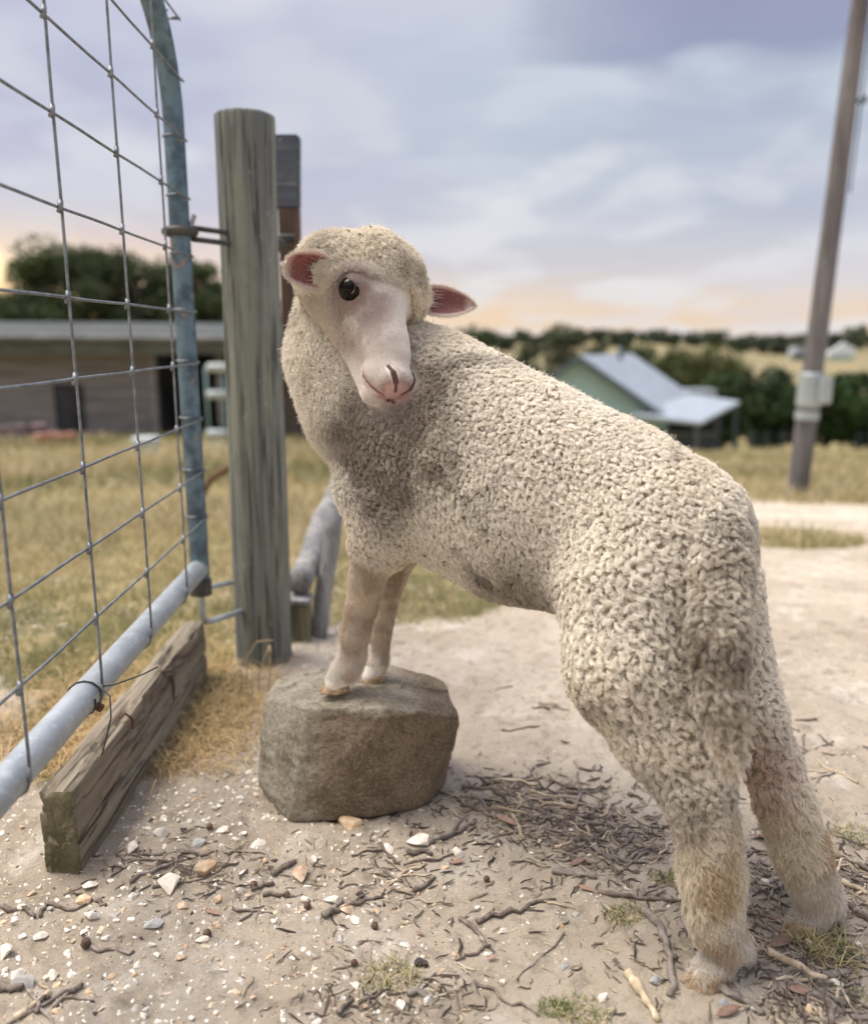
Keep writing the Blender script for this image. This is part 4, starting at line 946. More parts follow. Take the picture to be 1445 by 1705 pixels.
# ================================================================== TREES
M_CROWN = attr_mat('foliage', rough=.75, tr=.18); M_TRUNK = mat('bark', (.14, .11, .09), (.22, .18, .15), 3, rough=.95, bump=.02, bscale=8)
def tree(x, y, h, wd, label, group, nleaf=2600, leaf=.2, tone=(.055, .085, .035), bare=.25, nclump=16, name='gum_tree', gap=.0, cat='tree'):
    z = zb(x, y); t_ = empty(name, (x, y, z), label, cat, group)
    m = MB(); lean = Vector((rnd.gauss(0, .04)*h, 0, 0)); tr = h*.022+.05
    tp = [Vector((x, y, z-.3)), Vector((x, y, z+h*bare*.6))+lean*.3, Vector((x, y, z+h*.55))+lean, Vector((x, y, z+h*.8))+lean*1.2]
    m.tube(tp, [tr, tr*.8, tr*.5, tr*.2], 8)
    cl = []
    for k in range(nclump):
        a = rnd.uniform(0, 6.283); f = rnd.uniform(bare, .92); rr = wd*.5*math.sin(math.pi*min(max((f-bare*.55)/(1.08-bare*.55), .05), .95))**.7*rnd.uniform(.35, .85)
        c = Vector((x+math.cos(a)*rr, y+math.sin(a)*rr, z+h*f))+lean; cl.append((c, wd*rnd.uniform(.13, .24)))
        if k < 8: s0 = tp[1].lerp(tp[2], rnd.random()); m.tube([s0, s0.lerp(c, .5)+Vector((0, 0, .04*h)), c], [tr*.35, tr*.22, tr*.08], 5)
    adopt(m.build('trunk', M_TRUNK, smooth=True), t_)
    per_ = nleaf//nclump; C_ = np.repeat(np.array([tuple(c) for c, r in cl]), per_, 0); R_ = np.repeat(np.array([r for c, r in cl]), per_)
    n = len(C_); d = rs.randn(n, 3); d /= np.linalg.norm(d, axis=1)[:, None]; rad = R_*(.35+.75*rs.rand(n)**.6)
    pos = C_+d*rad[:, None]*np.array([1.15, 1.15, .75])
    u = rs.randn(n, 3); u /= np.linalg.norm(u, axis=1)[:, None]; v = np.cross(u, rs.randn(n, 3)); v /= np.linalg.norm(v, axis=1)[:, None]
    s = leaf*(.6+.8*rs.rand(n))[:, None]; V = np.stack([pos-u*s, pos-v*s*.45, pos+u*s, pos+v*s*.45], 1).reshape(-1, 3)
    me = mesh_np('crown', V, np.arange(n*4).reshape(-1, 4)); tint = np.repeat(.7+.7*np.repeat(rs.rand(nclump), per_), 4)
    cc_ = np.array(tone)[None]*tint[:, None]*(.75+.5*np.repeat(rs.rand(n), 4))[:, None]; set_col(me, cc_)
    adopt(newobj('crown', me, M_CROWN), t_)
def tree_px(px, ytop, Y, wpx, label, group, **k):
    c = W(px, ytop, Y); tree(c.x, Y, c.z-zb(c.x, Y), wpx*Y/FPX, label, group, **k)
GLT = 'trees beyond the shed'
for px, yt, Y, wp, lab in [(100, 385, 40, 150, 'tall rounded tree leftmost behind the shed roof'), (165, 402, 43, 120, 'dark tree second from left behind the shed'),
     (240, 408, 42, 150, 'broad dark tree in the middle behind the shed'), (300, 418, 45, 120, 'dark tree left of the gate stile behind the shed'), (368, 452, 46, 110, 'lower tree seen either side of the gate post behind the shed'),
     (30, 480, 38, 130, 'low bushy tree at the left edge behind the shed')]:
    tree_px(px, yt, Y, wp, lab, GLT, bare=.46, nleaf=5200, leaf=.16, nclump=26, tone=(.075, .10, .045))
for i, px in enumerate(range(-30, 520, 42)):
    tree_px(px+rnd.uniform(-8, 8), 536+rnd.uniform(-10, 8), 34+rnd.uniform(-2, 2), 78, 'low dark shrub in the row right behind the shed roof', 'shrubs behind the shed roof', bare=.05, nleaf=600, leaf=.16, nclump=10, name='shrub', tone=(.04, .06, .025), cat='shrub')
for i, px in enumerate(range(-20, 520, 60)):
    tree_px(px+rnd.uniform(-14, 14), 470+rnd.uniform(-12, 14), 60, 85, 'far scraggy tree with light showing through below the crowns', 'thin far trees behind the shed', bare=.35, nleaf=420, leaf=.22, nclump=12, tone=(.06, .07, .03))
GR = 'trees down the slope on the right'
for px, yt, Y, wp, lab, tone in [
     (812, 543, 60, 110, 'rounded tree just right of the left ear of the lamb', (.05, .075, .03)), (905, 560, 85, 90, 'small dark tree left of the house peak', (.06, .075, .04)), (940, 533, 80, 90, 'thin feathery tree behind the house peak', (.085, .10, .06)),
     (1000, 562, 85, 90, 'dark tree behind the house roof', (.05, .075, .035)), (1060, 566, 82, 100, 'dull green tree behind the house ridge', (.06, .085, .03)), (1120, 574, 72, 90, 'tree right behind the house slope', (.07, .085, .03)), (1175, 572, 66, 130, 'broad olive green tree right of the house', (.075, .09, .03)),
     (1205, 625, 58, 110, 'dark tree above the veranda end', (.045, .07, .025)), (1262, 630, 62, 110, 'dark bushy tree between house and power pole', (.035, .06, .022)), (1300, 600, 66, 80, 'upright dark tree left of the power pole', (.035, .06, .025)),
     (1385, 625, 60, 110, 'dark green tree right of the power pole', (.035, .065, .02)), (1440, 612, 62, 110, 'dark green tree at the right edge', (.035, .065, .022)), (1340, 640, 64, 90, 'dark tree directly behind the power pole', (.035, .06, .022))]:
    tree_px(px, yt, Y, wp, lab, GR, bare=.12, nleaf=3200, leaf=.24, nclump=24, tone=tone)
for i, px in enumerate(range(760, 1520, 26)):
    Y = rnd.uniform(330, 380); yt = 566+rnd.uniform(-12, 6)+(-14 if px > 1400 else 0)+(-8 if 1020 < px < 1100 else 0)
    plc = 'left of the house' if px < 900 else 'behind the house' if px < 1150 else 'between house and pole' if px < 1340 else 'right of the pole'
    c = W(px+rnd.uniform(-8, 8), yt, Y); hgt = min(max(c.z-zb(c.x, Y), 5), 16)
    tree(c.x, Y, hgt, rnd.uniform(34, 50)*Y/FPX, ('tall ' if hgt > 10 else 'low ')+'distant tree on the far ridge '+plc, 'trees along the far ridge', nleaf=500, leaf=1.0, nclump=12, bare=.08, tone=(.065, .085, .055))
for i in range(12):
    px = [1190, 1225, 1255, 1300, 1400, 1430, 1100, 1060, 1010, 1370, 960, 880][i]; Y = 140+rnd.uniform(-10, 25); lb_ = ['between veranda end and pole, left one', 'above the veranda end, lighter one', 'midway between veranda and pole', 'just left of the power pole', 'just right of the power pole', 'at the right edge of the photo', 'behind the right part of the house roof', 'behind the ridge end of the house', 'behind the middle of the house roof', 'touching the right side of the power pole', 'right of the feathery tree', 'left of the feathery tree'][i]; c = W(px, [608, 612, 628, 622, 618, 622, 596, 592, 588, 626, 585, 580][i], Y)
    tree(c.x, Y, max(c.z-zb(c.x, Y), 4), 60*Y/FPX, 'small tree below the yellow paddock '+lb_, 'trees below the far paddock', nleaf=900, leaf=.6, nclump=14, bare=.08, tone=(.05, .075, .035))
# ================================================================== THE LAMB
fdir = Vector((-.77, .64, 0)).normalized(); lat = Vector((.64, .77, 0)).normalized()   # forward, and its right-hand side (away from us)
prims = []      # kind, params, zone, k
def PR(px, py, Y, rpx):
    p = W(px, py, Y); return np.array(p), rpx*ZC(p)/FPX
def chain(pts, zone, shrink=0.0, latscale=None, k=.02):
    for a, b in zip(pts[:-1], pts[1:]):
        pa, ra = PR(*a) if len(a) == 4 else a; pb_, rb = PR(*b) if len(b) == 4 else b
        prims.append((pa, pb_, ra-shrink, rb-shrink, zone, latscale, k))
SH = .010
BODY, NECK, CAP, CHEEK, FACE, LEGW, LEGF, FOOT, TAIL, MUZ = range(10)
bodyc = [(1100,905,1.06,158), (1000,864,1.14,164), (862,818,1.22,184), (748,760,1.30,182), (682,704,1.345,156)]
chain(bodyc, BODY, SH, 1.32, .05)
chain([(700,690,1.345,140), (625,660,1.36,120), (590,590,1.37,108), (585,530,1.37,92)], NECK, SH, None, .05)
chain([(668,770,1.30,110), (625,810,1.30,72)], BODY, SH, None, .05)              # brisket
# fore legs
chain([(655,850,1.275,84), (632,905,1.285,58)], BODY, SH, None, .03)
chain([(630,905,1.285,48), (611,962,1.293,30), (602,1010,1.300,26), (591,1055,1.304,25), (589,1092,1.305,21)], LEGF, .003, None, .012)
chain([(589,1092,1.305,22), (575,1117,1.301,25), (559,1136,1.297,20)], FOOT, .002, None, .008)
chain([(668,890,1.38,58), (657,940,1.39,30)], LEGF, .003, None, .02)
chain([(657,940,1.39,29), (645,1000,1.385,20), (633,1058,1.378,19), (634,1098,1.368,14)], LEGF, .003, None, .006)
chain([(634,1098,1.368,15), (626,1112,1.362,18), (616,1127,1.352,15)], FOOT, .002, None, .006)
# hind legs
chain([(1058,990,1.045,132), (1054,1110,1.0,112)], BODY, SH, None, .075)
chain([(1054,1110,1.0,110), (1104,1215,.968,84), (1156,1310,.935,61), (1176,1380,.925,51)], BODY, SH, None, .03)
chain([(1175,1370,.925,51), (1183,1450,.918,51), (1190,1540,.905,46)], LEGW, SH, None, .02)
chain([(1194,1535,.905,40), (1208,1568,.903,36)], FOOT, .005, None, .012)
chain([(1208,1568,.903,33), (1192,1604,.898,26), (1168,1628,.893,23)], FOOT, .004, None, .008)
chain([(1228,1572,.908,22), (1244,1590,.910,12)], FOOT, .004, None, .008)
chain([(1200,1622,.901,17), (1188,1640,.898,15)], FOOT, .003, None, .008)
chain([(1165,985,1.12,105), (1205,1090,1.09,76)], BODY, SH, None, .03)
chain([(1205,1090,1.09,74), (1250,1190,1.06,56), (1284,1275,1.04,47), (1306,1340,1.02,47)], BODY, SH, None, .02)
chain([(1306,1340,1.02,47), (1330,1410,1.005,45), (1350,1475,.995,42)], LEGW, SH, None, .02)
chain([(1352,1465,.995,38), (1366,1492,.992,35)], FOOT, .005, None, .012)
chain([(1366,1492,.992,32), (1348,1528,.987,25), (1326,1546,.984,20)], FOOT, .004, None, .008)
chain([(1382,1500,.996,20), (1392,1518,.998,12)], FOOT, .004, None, .008)
chain([(1360,1540,.99,15), (1348,1555,.987,13)], FOOT, .003, None, .008)
# tail
chain([(1190,850,1.005,54), (1200,955,.938,49), (1196,1060,.895,49), (1200,1160,.882,43), (1213,1240,.882,29), (1222,1300,.885,13)], TAIL, SH*.9, None, .008)

# ---- head frame
HS = 1.0
Hc = W(598, 463, 1.305)
ha = Vector((.335, -.54, -.78)).normalized(); hs = Vector((-.53, -.81, .27)); hs = (hs-ha*hs.dot(ha)).normalized(); hn = hs.cross(ha).normalized()
if hn.z < 0: hn = -hn
def H(u, w, v): return np.array(Hc+ha*u+hn*w+hs*v)
def hch(a, b, ra, rb, zone, k=.012): prims.append((H(*a), H(*b), ra, rb, zone, None, k))
hch((-.006, -.004, 0), (.045, .0, 0), .054, .055, FACE, .02)                  # cranium
hch((.045, .006, -.030), (.045, .006, .030), .034, .034, FACE, .02)       # brow
hch((.05, -.004, 0), (.125, -.006, 0), .050, .036, FACE, .02)             # face
hch((.125, -.006, 0), (.178, -.012, 0), .035, .028, MUZ, .015)
hch((.06, .026, 0), (.150, .010, 0), .024, .019, FACE, .015)              # nasal ridge
hch((.015, -.040, .026), (.075, -.038, .014), .036, .026, CHEEK, .02)
hch((.015, -.040, -.026), (.075, -.038, -.014), .036, .026, CHEEK, .02)
hch((.075, -.040, 0), (.178, -.046, 0), .026, .0180, MUZ, .015)           # jaw to chin
hch((.184, -.006, .009), (.184, -.006, -.009), .0190, .0190, MUZ, .012)   # nose pad
hch((.168, -.022, .012), (.168, -.022, -.012), .022, .022, MUZ, .012)     # upper lip
hch((.184, -.045, .006), (.184, -.045, -.006), .0150, .0150, MUZ, .008)   # lower lip
hch((.048, .018, .050), (.052, .008, .052), .018, .014, FACE, .010)       # orbit rim
hch((.048, .018, -.050), (.052, .008, -.052), .018, .014, FACE, .010)
# wool cap
cp, cr_ = PR(618, 482, 1.33, 76); prims.append((cp, cp+np.array(hn)*.004, cr_-SH, cr_-SH, CAP, None, .045))
cp, cr_ = PR(655, 488, 1.315, 58); prims.append((cp, cp-np.array(hs)*.01, cr_-SH, cr_-SH, CAP, None, .015))
prims.append((H(-.004, .040, .008), H(.010, .042, -.030), .036, .038, CAP, None, .015))
prims.append((H(.026, .040, .004), H(.036, .036, -.020), .027, .026, CAP, None, .024))
prims.append((H(-.012, -.02, .04), H(-.02, -.03, .01), .046, .05, CAP, None, .04))
EYE = H(.0530, .008, .0560); EYR = .0202; EYE2 = H(.0530, .008, -.0560)

NZONE = 10
CR = [W(1156, 900, .955), W(1150, 985, .905), W(1140, 1090, .875), W(1134, 1190, .868)]
def place_eye(E, sg):
    global EYR
    for _ in range(6): E = E+np.array(hs)*sg*(float(sdf(E[None], carve=False)[0])+.0132)*-1.0
    return E
def sdf(p, want_zone=False, carve=True):
    p = p.astype(np.float32); d = np.full(len(p), 1e3, np.float32)
    zw = np.zeros((len(p), NZONE), np.float32) if want_zone else None
    L = np.array(lat, np.float32)
    for a, b, ra, rb, zone, ls, k in prims:
        a = a.astype(np.float32); b = b.astype(np.float32); ab = b-a; q_ = p-a
        if ls:
            lc = q_@L; q_ = q_+np.outer(lc*(ls-1), L); abq = ab+L*(ab@L)*(ls-1)
        else: abq = ab
        tt = np.clip((q_@abq)/max(float(abq@abq), 1e-9), 0, 1)
        dd = np.linalg.norm(q_-tt[:, None]*abq, axis=1)-(ra+(rb-ra)*tt)
        if ls: dd = dd*np.float32(.86)
        h = np.maximum(k-np.abs(d-dd), 0)/k
        if want_zone: zw[:, zone] += np.exp(-np.clip(dd, -.02, .2)/.006)
        d = np.minimum(d, dd)-h*h*h*k/6.0
    if not carve: return d
    # carving: mouth, nostrils, eye sockets, tail crease
    def cap_(A, B, r): 
        A = A.astype(np.float32); B = B.astype(np.float32); ab = B-A; q_ = p-A; tt = np.clip((q_@ab)/(ab@ab), 0, 1)
        return np.linalg.norm(q_-tt[:, None]*ab, axis=1)-r
    cuts = [(np.array(CR[i]), np.array(CR[i+1]), r_) for i, r_ in ((0, .010), (1, .013), (2, .010))]
    for sg in (1, -1):
        cuts += NOST[sg]+MOUTH[sg]
    pass
    for A, B, r in cuts:
        dd = -cap_(A, B, r); kk = .003; h = np.maximum(kk-np.abs(d-dd), 0)/kk; d = np.maximum(d, dd)+h*h*h*kk/6
    for E in (EYE, EYE2):
        dd = -(np.linalg.norm(p-E.astype(np.float32), axis=1)-EYR*.86); kk = .003; h = np.maximum(kk-np.abs(d-dd), 0)/kk; d = np.maximum(d, dd)+h*h*h*kk/6
    if want_zone: return d, zw/np.maximum(zw.sum(1, keepdims=True), 1e-9)
    return d

def onsurf(u, w_, v, inset):
    p = H(u, w_, v).astype(float)
    for _ in range(12):
        d0 = float(sdf(p[None], carve=False)[0]); g = np.array([float(sdf((p+np.eye(3)[i]*.001)[None], carve=False)[0])-d0 for i in range(3)])/.001
        p = p-g/max(np.linalg.norm(g), .3)*(d0+inset)
    return p
NOST, MOUTH = {}, {}
for sg in (1, -1):
    a = [onsurf(u, w_, v*sg, .0002) for u, w_, v in ((.176, .008, .0300), (.188, .009, .0245), (.199, .002, .0160), (.207, -.008, .0080))]
    NOST[sg] = [(a[0], a[1], .0016), (a[1], a[2], .0032 if sg > 0 else .0020), (a[2], a[3], .0010)]
    b = [onsurf(u, w_, v*sg, -.0002) for u, w_, v in ((.210, -.0300, .0), (.206, -.0305, .012), (.195, -.0330, .022), (.182, -.0370, .029), (.172, -.0395, .032), (.166, -.0405, .033))]
    MOUTH[sg] = [(b[i], b[i+1], .0020) for i in range(1, 5)]
PHIL = (onsurf(.212, -.012, 0, 0), onsurf(.210, -.029, 0, 0))
EYE = place_eye(EYE, 1); EYE2 = place_eye(EYE2, -1); print('eye', EYE, W(572, 480, EYE[1]))
def surface_nets(f, lo, hi, step, sub=4):
    cstep = step*sub; n = [int(math.ceil((hi[i]-lo[i])/cstep))+1 for i in range(3)]
    ax = [lo[i]+cstep*np.arange(n[i]) for i in range(3)]
    C = np.stack(np.meshgrid(*ax, indexing='ij'), -1).reshape(-1, 3); dc = f(C).reshape(n)
    f = (lambda g_: (lambda p: g_(p)))(f)
    N_ = [(k-1)*sub+1 for k in n]; D = np.repeat(np.repeat(np.repeat(dc, sub, 0), sub, 1), sub, 2)[:N_[0], :N_[1], :N_[2]]
    nearm = np.abs(dc) < cstep*2.2
    M_ = np.repeat(np.repeat(np.repeat(nearm, sub, 0), sub, 1), sub, 2)[:N_[0], :N_[1], :N_[2]]
    ii = np.argwhere(M_); pts = ii*step+np.array(lo)
    out = np.empty(len(pts), np.float32)
    for s in range(0, len(pts), 600000): out[s:s+600000] = f(pts[s:s+600000])
    D[ii[:, 0], ii[:, 1], ii[:, 2]] = out
    S = D < 0
    a0 = S[:-1, :-1, :-1]; cnt = np.zeros(a0.shape, np.int8)
    for i in (0, 1):
        for j in (0, 1):
            for k in (0, 1): cnt += S[i:S.shape[0]-1+i, j:S.shape[1]-1+j, k:S.shape[2]-1+k]
    act = (cnt > 0) & (cnt < 8); cells = np.argwhere(act); vid = np.full(act.shape, -1, np.int32); vid[act] = np.arange(len(cells))
    acc = np.zeros((len(cells), 3)); w_ = np.zeros(len(cells)); cor = [(i, j, k) for i in (0, 1) for j in (0, 1) for k in (0, 1)]
    cv = {c: D[cells[:, 0]+c[0], cells[:, 1]+c[1], cells[:, 2]+c[2]] for c in cor}
    for c in cor:
        for a in range(3):
            if c[a] == 0:
                e = list(c); e[a] = 1; e = tuple(e); va, vb = cv[c], cv[e]; x = (va < 0) != (vb < 0)
                t_ = np.where(x, va/np.where(x, va-vb, 1), 0); q_ = np.zeros((len(cells), 3)); q_[:] = c; q_[:, a] += t_
                acc[x] += q_[x]; w_[x] += 1
    V = (cells+acc/w_[:, None])*step+np.array(lo); Fs = []
    for a in range(3):
        b, c = [(1, 2), (2, 0), (0, 1)][a]; sl0 = [slice(None)]*3; sl1 = [slice(None)]*3; sl0[a] = slice(0, -1); sl1[a] = slice(1, None)
        s0, s1 = S[tuple(sl0)], S[tuple(sl1)]; E_ = np.argwhere(s0 != s1); E_ = E_[(E_[:, b] > 0) & (E_[:, c] > 0) & (E_[:, b] < S.shape[b]-1) & (E_[:, c] < S.shape[c]-1)]
        ins = s0[E_[:, 0], E_[:, 1], E_[:, 2]]
        def g_(db, dc_):
            e = E_.copy(); e[:, b] += db; e[:, c] += dc_; return vid[e[:, 0], e[:, 1], e[:, 2]]
        quad = np.stack([g_(-1, -1), g_(0, -1), g_(0, 0), g_(-1, 0)], 1); quad[~ins] = quad[~ins][:, ::-1]; Fs.append(quad)
    return V, np.concatenate(Fs)
allp = np.array([q_ for pr in prims for q_ in (pr[0], pr[1])]); allr = max(pr[2] for pr in prims)
lo = np.array([-.36, .76, -.02]); hi = np.array([.66, 1.62, 1.02])
fine = [(-.16, .03), (1.05, 1.36), (.63, .90)]; ust = .0028
wx = []
for i in range(3):
    a, b = fine[i]; u0 = lo[i]; u1 = u0+(a-lo[i]); u2 = u1+(b-a)*2.0; u3 = u2+(hi[i]-b); wx.append(([u0, u1, u2, u3], [lo[i], a, b, hi[i]]))
def warp(p):
    return np.stack([np.interp(p[:, i], wx[i][0], wx[i][1]) for i in range(3)], 1)
V, FQ = surface_nets(lambda p: sdf(warp(p)), lo, np.array([wx[i][0][3] for i in range(3)])-.003, ust)
V = warp(V)
d, zone = sdf(V, True)
e_ = .0012; Nn = np.stack([sdf(V+np.eye(3)[i]*e_)-sdf(V-np.eye(3)[i]*e_) for i in range(3)], 1); Nn /= np.linalg.norm(Nn, axis=1)[:, None]+1e-9
# head coordinates of every vertex
Hm = np.array([ha, hn, hs]); hv = (V-np.array(Hc))@Hm.T
lim = hv[:, 0] < .044-12.0*np.maximum(np.abs(hv[:, 2])-.012, 0)**1.2
hd = np.linalg.norm(hv-np.array([.0, .0, 0]), axis=1) < .12
take = ((lim & hd & (hv[:, 1] > -.02)) | (hv[:, 0] < .018))[:, None]*zone[:, [FACE]]; zone[:, [CAP]] += take; zone[:, [FACE]] -= take
woolly = zone[:, [BODY, NECK, CAP, TAIL, LEGW]].sum(1)
# colours (albedo): cream wool, dirt where the fleece is soiled plus painted neck and crease shade, pink-white face
def colour(V, zone, hv):
    n1_ = fbm(V, 16, 4)[:, None]; n2_ = fbm(V, 45, 3)[:, None]; n3_ = fbm(V+3, 6, 3)[:, None]
    wool = np.array([.92, .865, .76])*(.88+.18*n1_)
    wool = wool*(1-.10*sstep(.5, .75, n3_)*np.array([.6, .9, 1.3]))
    dirt = np.array([.27, .225, .18])  # one tint for soiled wool and for the painted shade
    def blob(px, py, Y, r): p = np.array(W(px, py, Y)); return np.exp(-((V-p)**2).sum(1)/(r*r))[:, None]
    soil_shade = 1.15*blob(650, 735, 1.17, .080)+.9*blob(575, 745, 1.25, .05)+.85*blob(705, 650, 1.2, .05)+1.1*blob(850, 1015, 1.12, .065)+.8*blob(1200, 1130, .85, .065)+.6*blob(625, 830, 1.2, .06)+.9*blob(1150, 975, .9, .035)+.7*blob(1142, 1080, .88, .03)+.5*sstep(.56, .72, fbm(V+7, 13, 4))[:, None]  # neck blobs mix dirt and shade; tail crease blobs are painted shade
    wool = wool*(1-np.clip(soil_shade*(.2+1.5*n2_), 0, .88))+dirt*np.clip(soil_shade*(.2+1.5*n2_), 0, .88)
    face = np.array([.90, .84, .77])*(.86+.20*n1_); pinkz = np.array([.52, .31, .29])
    u, w_, v = hv[:, :1], hv[:, 1:2], hv[:, 2:]
    eyed = np.minimum(np.linalg.norm(V-EYE, axis=1), np.linalg.norm(V-EYE2, axis=1))[:, None]
    face = face+(np.array([.27, .17, .16])-face)*np.exp(-((eyed-.017)/.011)**2)*.85
    face = face+(np.array([.66, .52, .34])-face)*np.exp(-((w_+.045)/.018)**2)*sstep(.05, .09, u)*.5
    face = face+(np.array([.46, .35, .31])-face)*sstep(.36, .64, fbm(V, 34, 4))[:, None]*.80*sstep(.095, .03, np.abs(u-.105))*sstep(.0, .035, v)
    muz = np.array([.90, .83, .76])+0*n1_
    nosed = np.sqrt(((u-.203)/1.0)**2+((w_+.010)/1.15)**2+((np.abs(v)-.004)/1.3)**2)
    muz = muz+(pinkz-muz)*sstep(.030, .012, nosed)*.9
    muz = muz+(np.array([.50, .27, .25])-muz)*np.exp(-((w_+.032)/.0035)**2)*sstep(.15, .165, u)*.6
    cheek = np.array([.78, .69, .57])*(.85+.25*n1_)
    legf = np.array([.68, .58, .47])*(.75+.5*n1_); legf = legf+(np.array([.36, .25, .17])-legf)*sstep(.46, .60, fbm(V+5, 30, 3))[:, None]*.38
    foot = np.array([.80, .75, .68])*(.85+.2*n1_); foot = foot+(np.array([.55, .42, .30])-foot)*sstep(.46, .62, fbm(V+11, 28, 4))[:, None]*.6
    legw = np.array([.78, .70, .55])*(.85+.2*n1_); legw = legw+(np.array([.50, .37, .22])-legw)*sstep(.50, .64, fbm(V, 24, 3))[:, None]*.75
    Z = {BODY: wool, NECK: wool, CAP: wool*np.array([1.0, .985, .95]), TAIL: wool*.93, CHEEK: cheek, FACE: face, MUZ: muz*(.93+.1*n1_), LEGF: legf, FOOT: foot, LEGW: legw}
    c = 0
    for k in Z: c = c+zone[:, k:k+1]*Z[k]
    return np.clip(c, .01, .95), eyed[:, 0]
C, eyed = colour(V, zone, hv)
# bare pink skin shows on inner thigh of the far leg; nostrils are painted dark like shaded openings
def segd(P3, A, B):
    ab = B-A; tt = np.clip(((P3-A)@ab)/(ab@ab), 0, 1); return np.linalg.norm(P3-A-tt[:, None]*ab, axis=1)
hsel = np.where((hv[:, 0] > .12) & (hv[:, 0] < .24) & (np.abs(hv[:, 2]) < .07))[0]; nostr = np.full(len(V), 1.0); mouthd = np.full(len(V), 1.0)
for s_ in (1, -1):
    for A_, B_, r_ in NOST[s_]: nostr[hsel] = np.minimum(nostr[hsel], segd(V[hsel], A_, B_)-r_)
    for A_, B_, r_ in MOUTH[s_]: mouthd[hsel] = np.minimum(mouthd[hsel], segd(V[hsel], A_, B_)-r_)
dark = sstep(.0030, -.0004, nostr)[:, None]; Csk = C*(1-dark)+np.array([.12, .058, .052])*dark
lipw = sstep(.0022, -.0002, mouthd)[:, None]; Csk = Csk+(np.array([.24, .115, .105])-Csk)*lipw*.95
lipw2 = sstep(.008, .001, mouthd)[:, None]; C = C+(np.array([.62, .42, .37])-C)*lipw2*.5
inner = np.exp(-(((V-np.array(W(1262, 1290, 1.0)))**2).sum(1))/.045**2)[:, None]
C = C+(np.array([.55, .33, .25])-C)*inner*.75; Csk = Csk+(np.array([.5, .28, .22])-Csk)*inner*.8
# fleece locks: relief on the skin itself, then strands
kd = {}
csz = .0054+.0026*sstep(.05, .22, V[:, 0])*sstep(.62, .40, V[:, 2])-.0006*zone[:, CAP]-.0022*zone[:, LEGW]+.0016*(fbm(V, 9, 2)-.5)
qz = np.round(csz/.0008).astype(np.int64); cellkey = np.floor(V/(qz*.0008)[:, None]).astype(np.int64); key = qz*2971215073 ^ cellkey[:, 0]*73856093 ^ cellkey[:, 1]*19349663 ^ cellkey[:, 2]*83492791
perm = rs.permutation(len(V)); _, first = np.unique(key[perm], return_index=True); cen_i = perm[first]
isw = woolly[cen_i] > .45; cen_i = cen_i[isw]
hz1 = hv[cen_i]; facefront = (hz1[:, 0] > .052) & (np.abs(hz1[:, 2]) < .06) & (hz1[:, 0] < .22) & (hz1[:, 1] > -.06) & (zone[cen_i][:, FACE]+zone[cen_i][:, MUZ] > .3)
cen_i = cen_i[~facefront]
tree_ = KDTree(len(cen_i)); 
for j, i in enumerate(cen_i): tree_.insert(V[i], j)
tree_.balance()
dd = np.full(len(V), .02)
wi = np.where(woolly > .2)[0]
for i in wi: dd[i] = tree_.find(V[i])[2]
bumpw = np.clip(1-(dd/(csz*.8))**2, 0, 1)*csz*.5*sstep(.3, .8, woolly)
Vd = V+Nn*bumpw[:, None]
uw = sstep(.3, .8, woolly)[:, None]; Csk2 = Csk*(1-uw)+np.array([.44, .37, .29])*uw  # skin under the wool coloured darker so gaps between locks look shaded
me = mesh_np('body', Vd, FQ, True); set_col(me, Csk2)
ground_pt = G(1190, 1640)
lamb = empty('lamb', (.1, 1.1, 0), 'young white woolly lamb with its front feet on the boulder, looking back over its shoulder', 'sheep')
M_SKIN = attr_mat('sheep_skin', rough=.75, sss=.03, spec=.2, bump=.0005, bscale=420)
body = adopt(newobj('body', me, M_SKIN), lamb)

# ---- strands
def strands(name, pts, rad, cols, mtl):
    n, k, _ = pts.shape
    cu = bpy.data.hair_curves.new(name); cu.add_curves([k]*n)
    cu.attributes['position'].data.foreach_set('vector', pts.astype(np.float32).ravel())
    ra = cu.attributes.get('radius') or cu.attributes.new('radius', 'FLOAT', 'POINT'); ra.data.foreach_set('value', rad.astype(np.float32).ravel())
    at = cu.attributes.new('Col', 'FLOAT_COLOR', 'CURVE'); at.data.foreach_set('color', np.c_[cols, np.ones(n)].astype(np.float32).ravel())
    cu.update_tag(); return adopt(newobj(name, cu, mtl), lamb)
def hair_mat(name, rough=.75):
    m = bpy.data.materials.new(name); m.use_nodes = True; q = NT(m.node_tree)
    c = q.n('ShaderNodeAttribute', attribute_name='Col').outputs['Color']
    b = q.n('ShaderNodeBsdfPrincipled', {'Base Color': c, 'Roughness': rough, 'Specular IOR Level': .15})
    tl = q.n('ShaderNodeBsdfTranslucent', {'Color': c})
    mx = q.n('ShaderNodeMixShader', {0: .12, 1: b.outputs[0], 2: tl.outputs[0]}); q.n('ShaderNodeOutputMaterial', {0: mx.outputs[0]}); return m
M_WOOL = hair_mat('wool'); 
def tangent_flow(N, f):
    """direction f laid into the surface"""
    f = f-(f*N).sum(1, keepdims=True)*N; return f/(np.linalg.norm(f, axis=1, keepdims=True)+1e-6)
back_dir = -np.array(fdir)
K = 6; S_ = 18
ci = cen_i; n = len(ci); cs_ = csz[ci]/.0078; c0 = V[ci]+Nn[ci]*.0015; N0 = Nn[ci]
rr = rs.randn(n, 3)*.55; fl = tangent_flow(N0, np.array([0, 0, -1.0])+back_dir*.5+rr); bt = np.cross(N0, fl)
zc_ = zone[ci]; hc_ = hv[ci]
soft = np.clip(zc_[:, NECK]+zc_[:, CAP]*.6+zc_[:, LEGW], 0, 1)
length = (.0095+.0060*rs.rand(n))*(.45+.55*cs_)*(1-.10*zc_[:, CAP]+.25*zc_[:, TAIL])*(.45+.55*sstep(.45, .95, woolly[ci]))*(.8+.4*fbm(V[ci], 13, 2))
straight = np.clip(zc_[:, LEGW]*1.2, 0, 1)                       # leg wool hangs looser
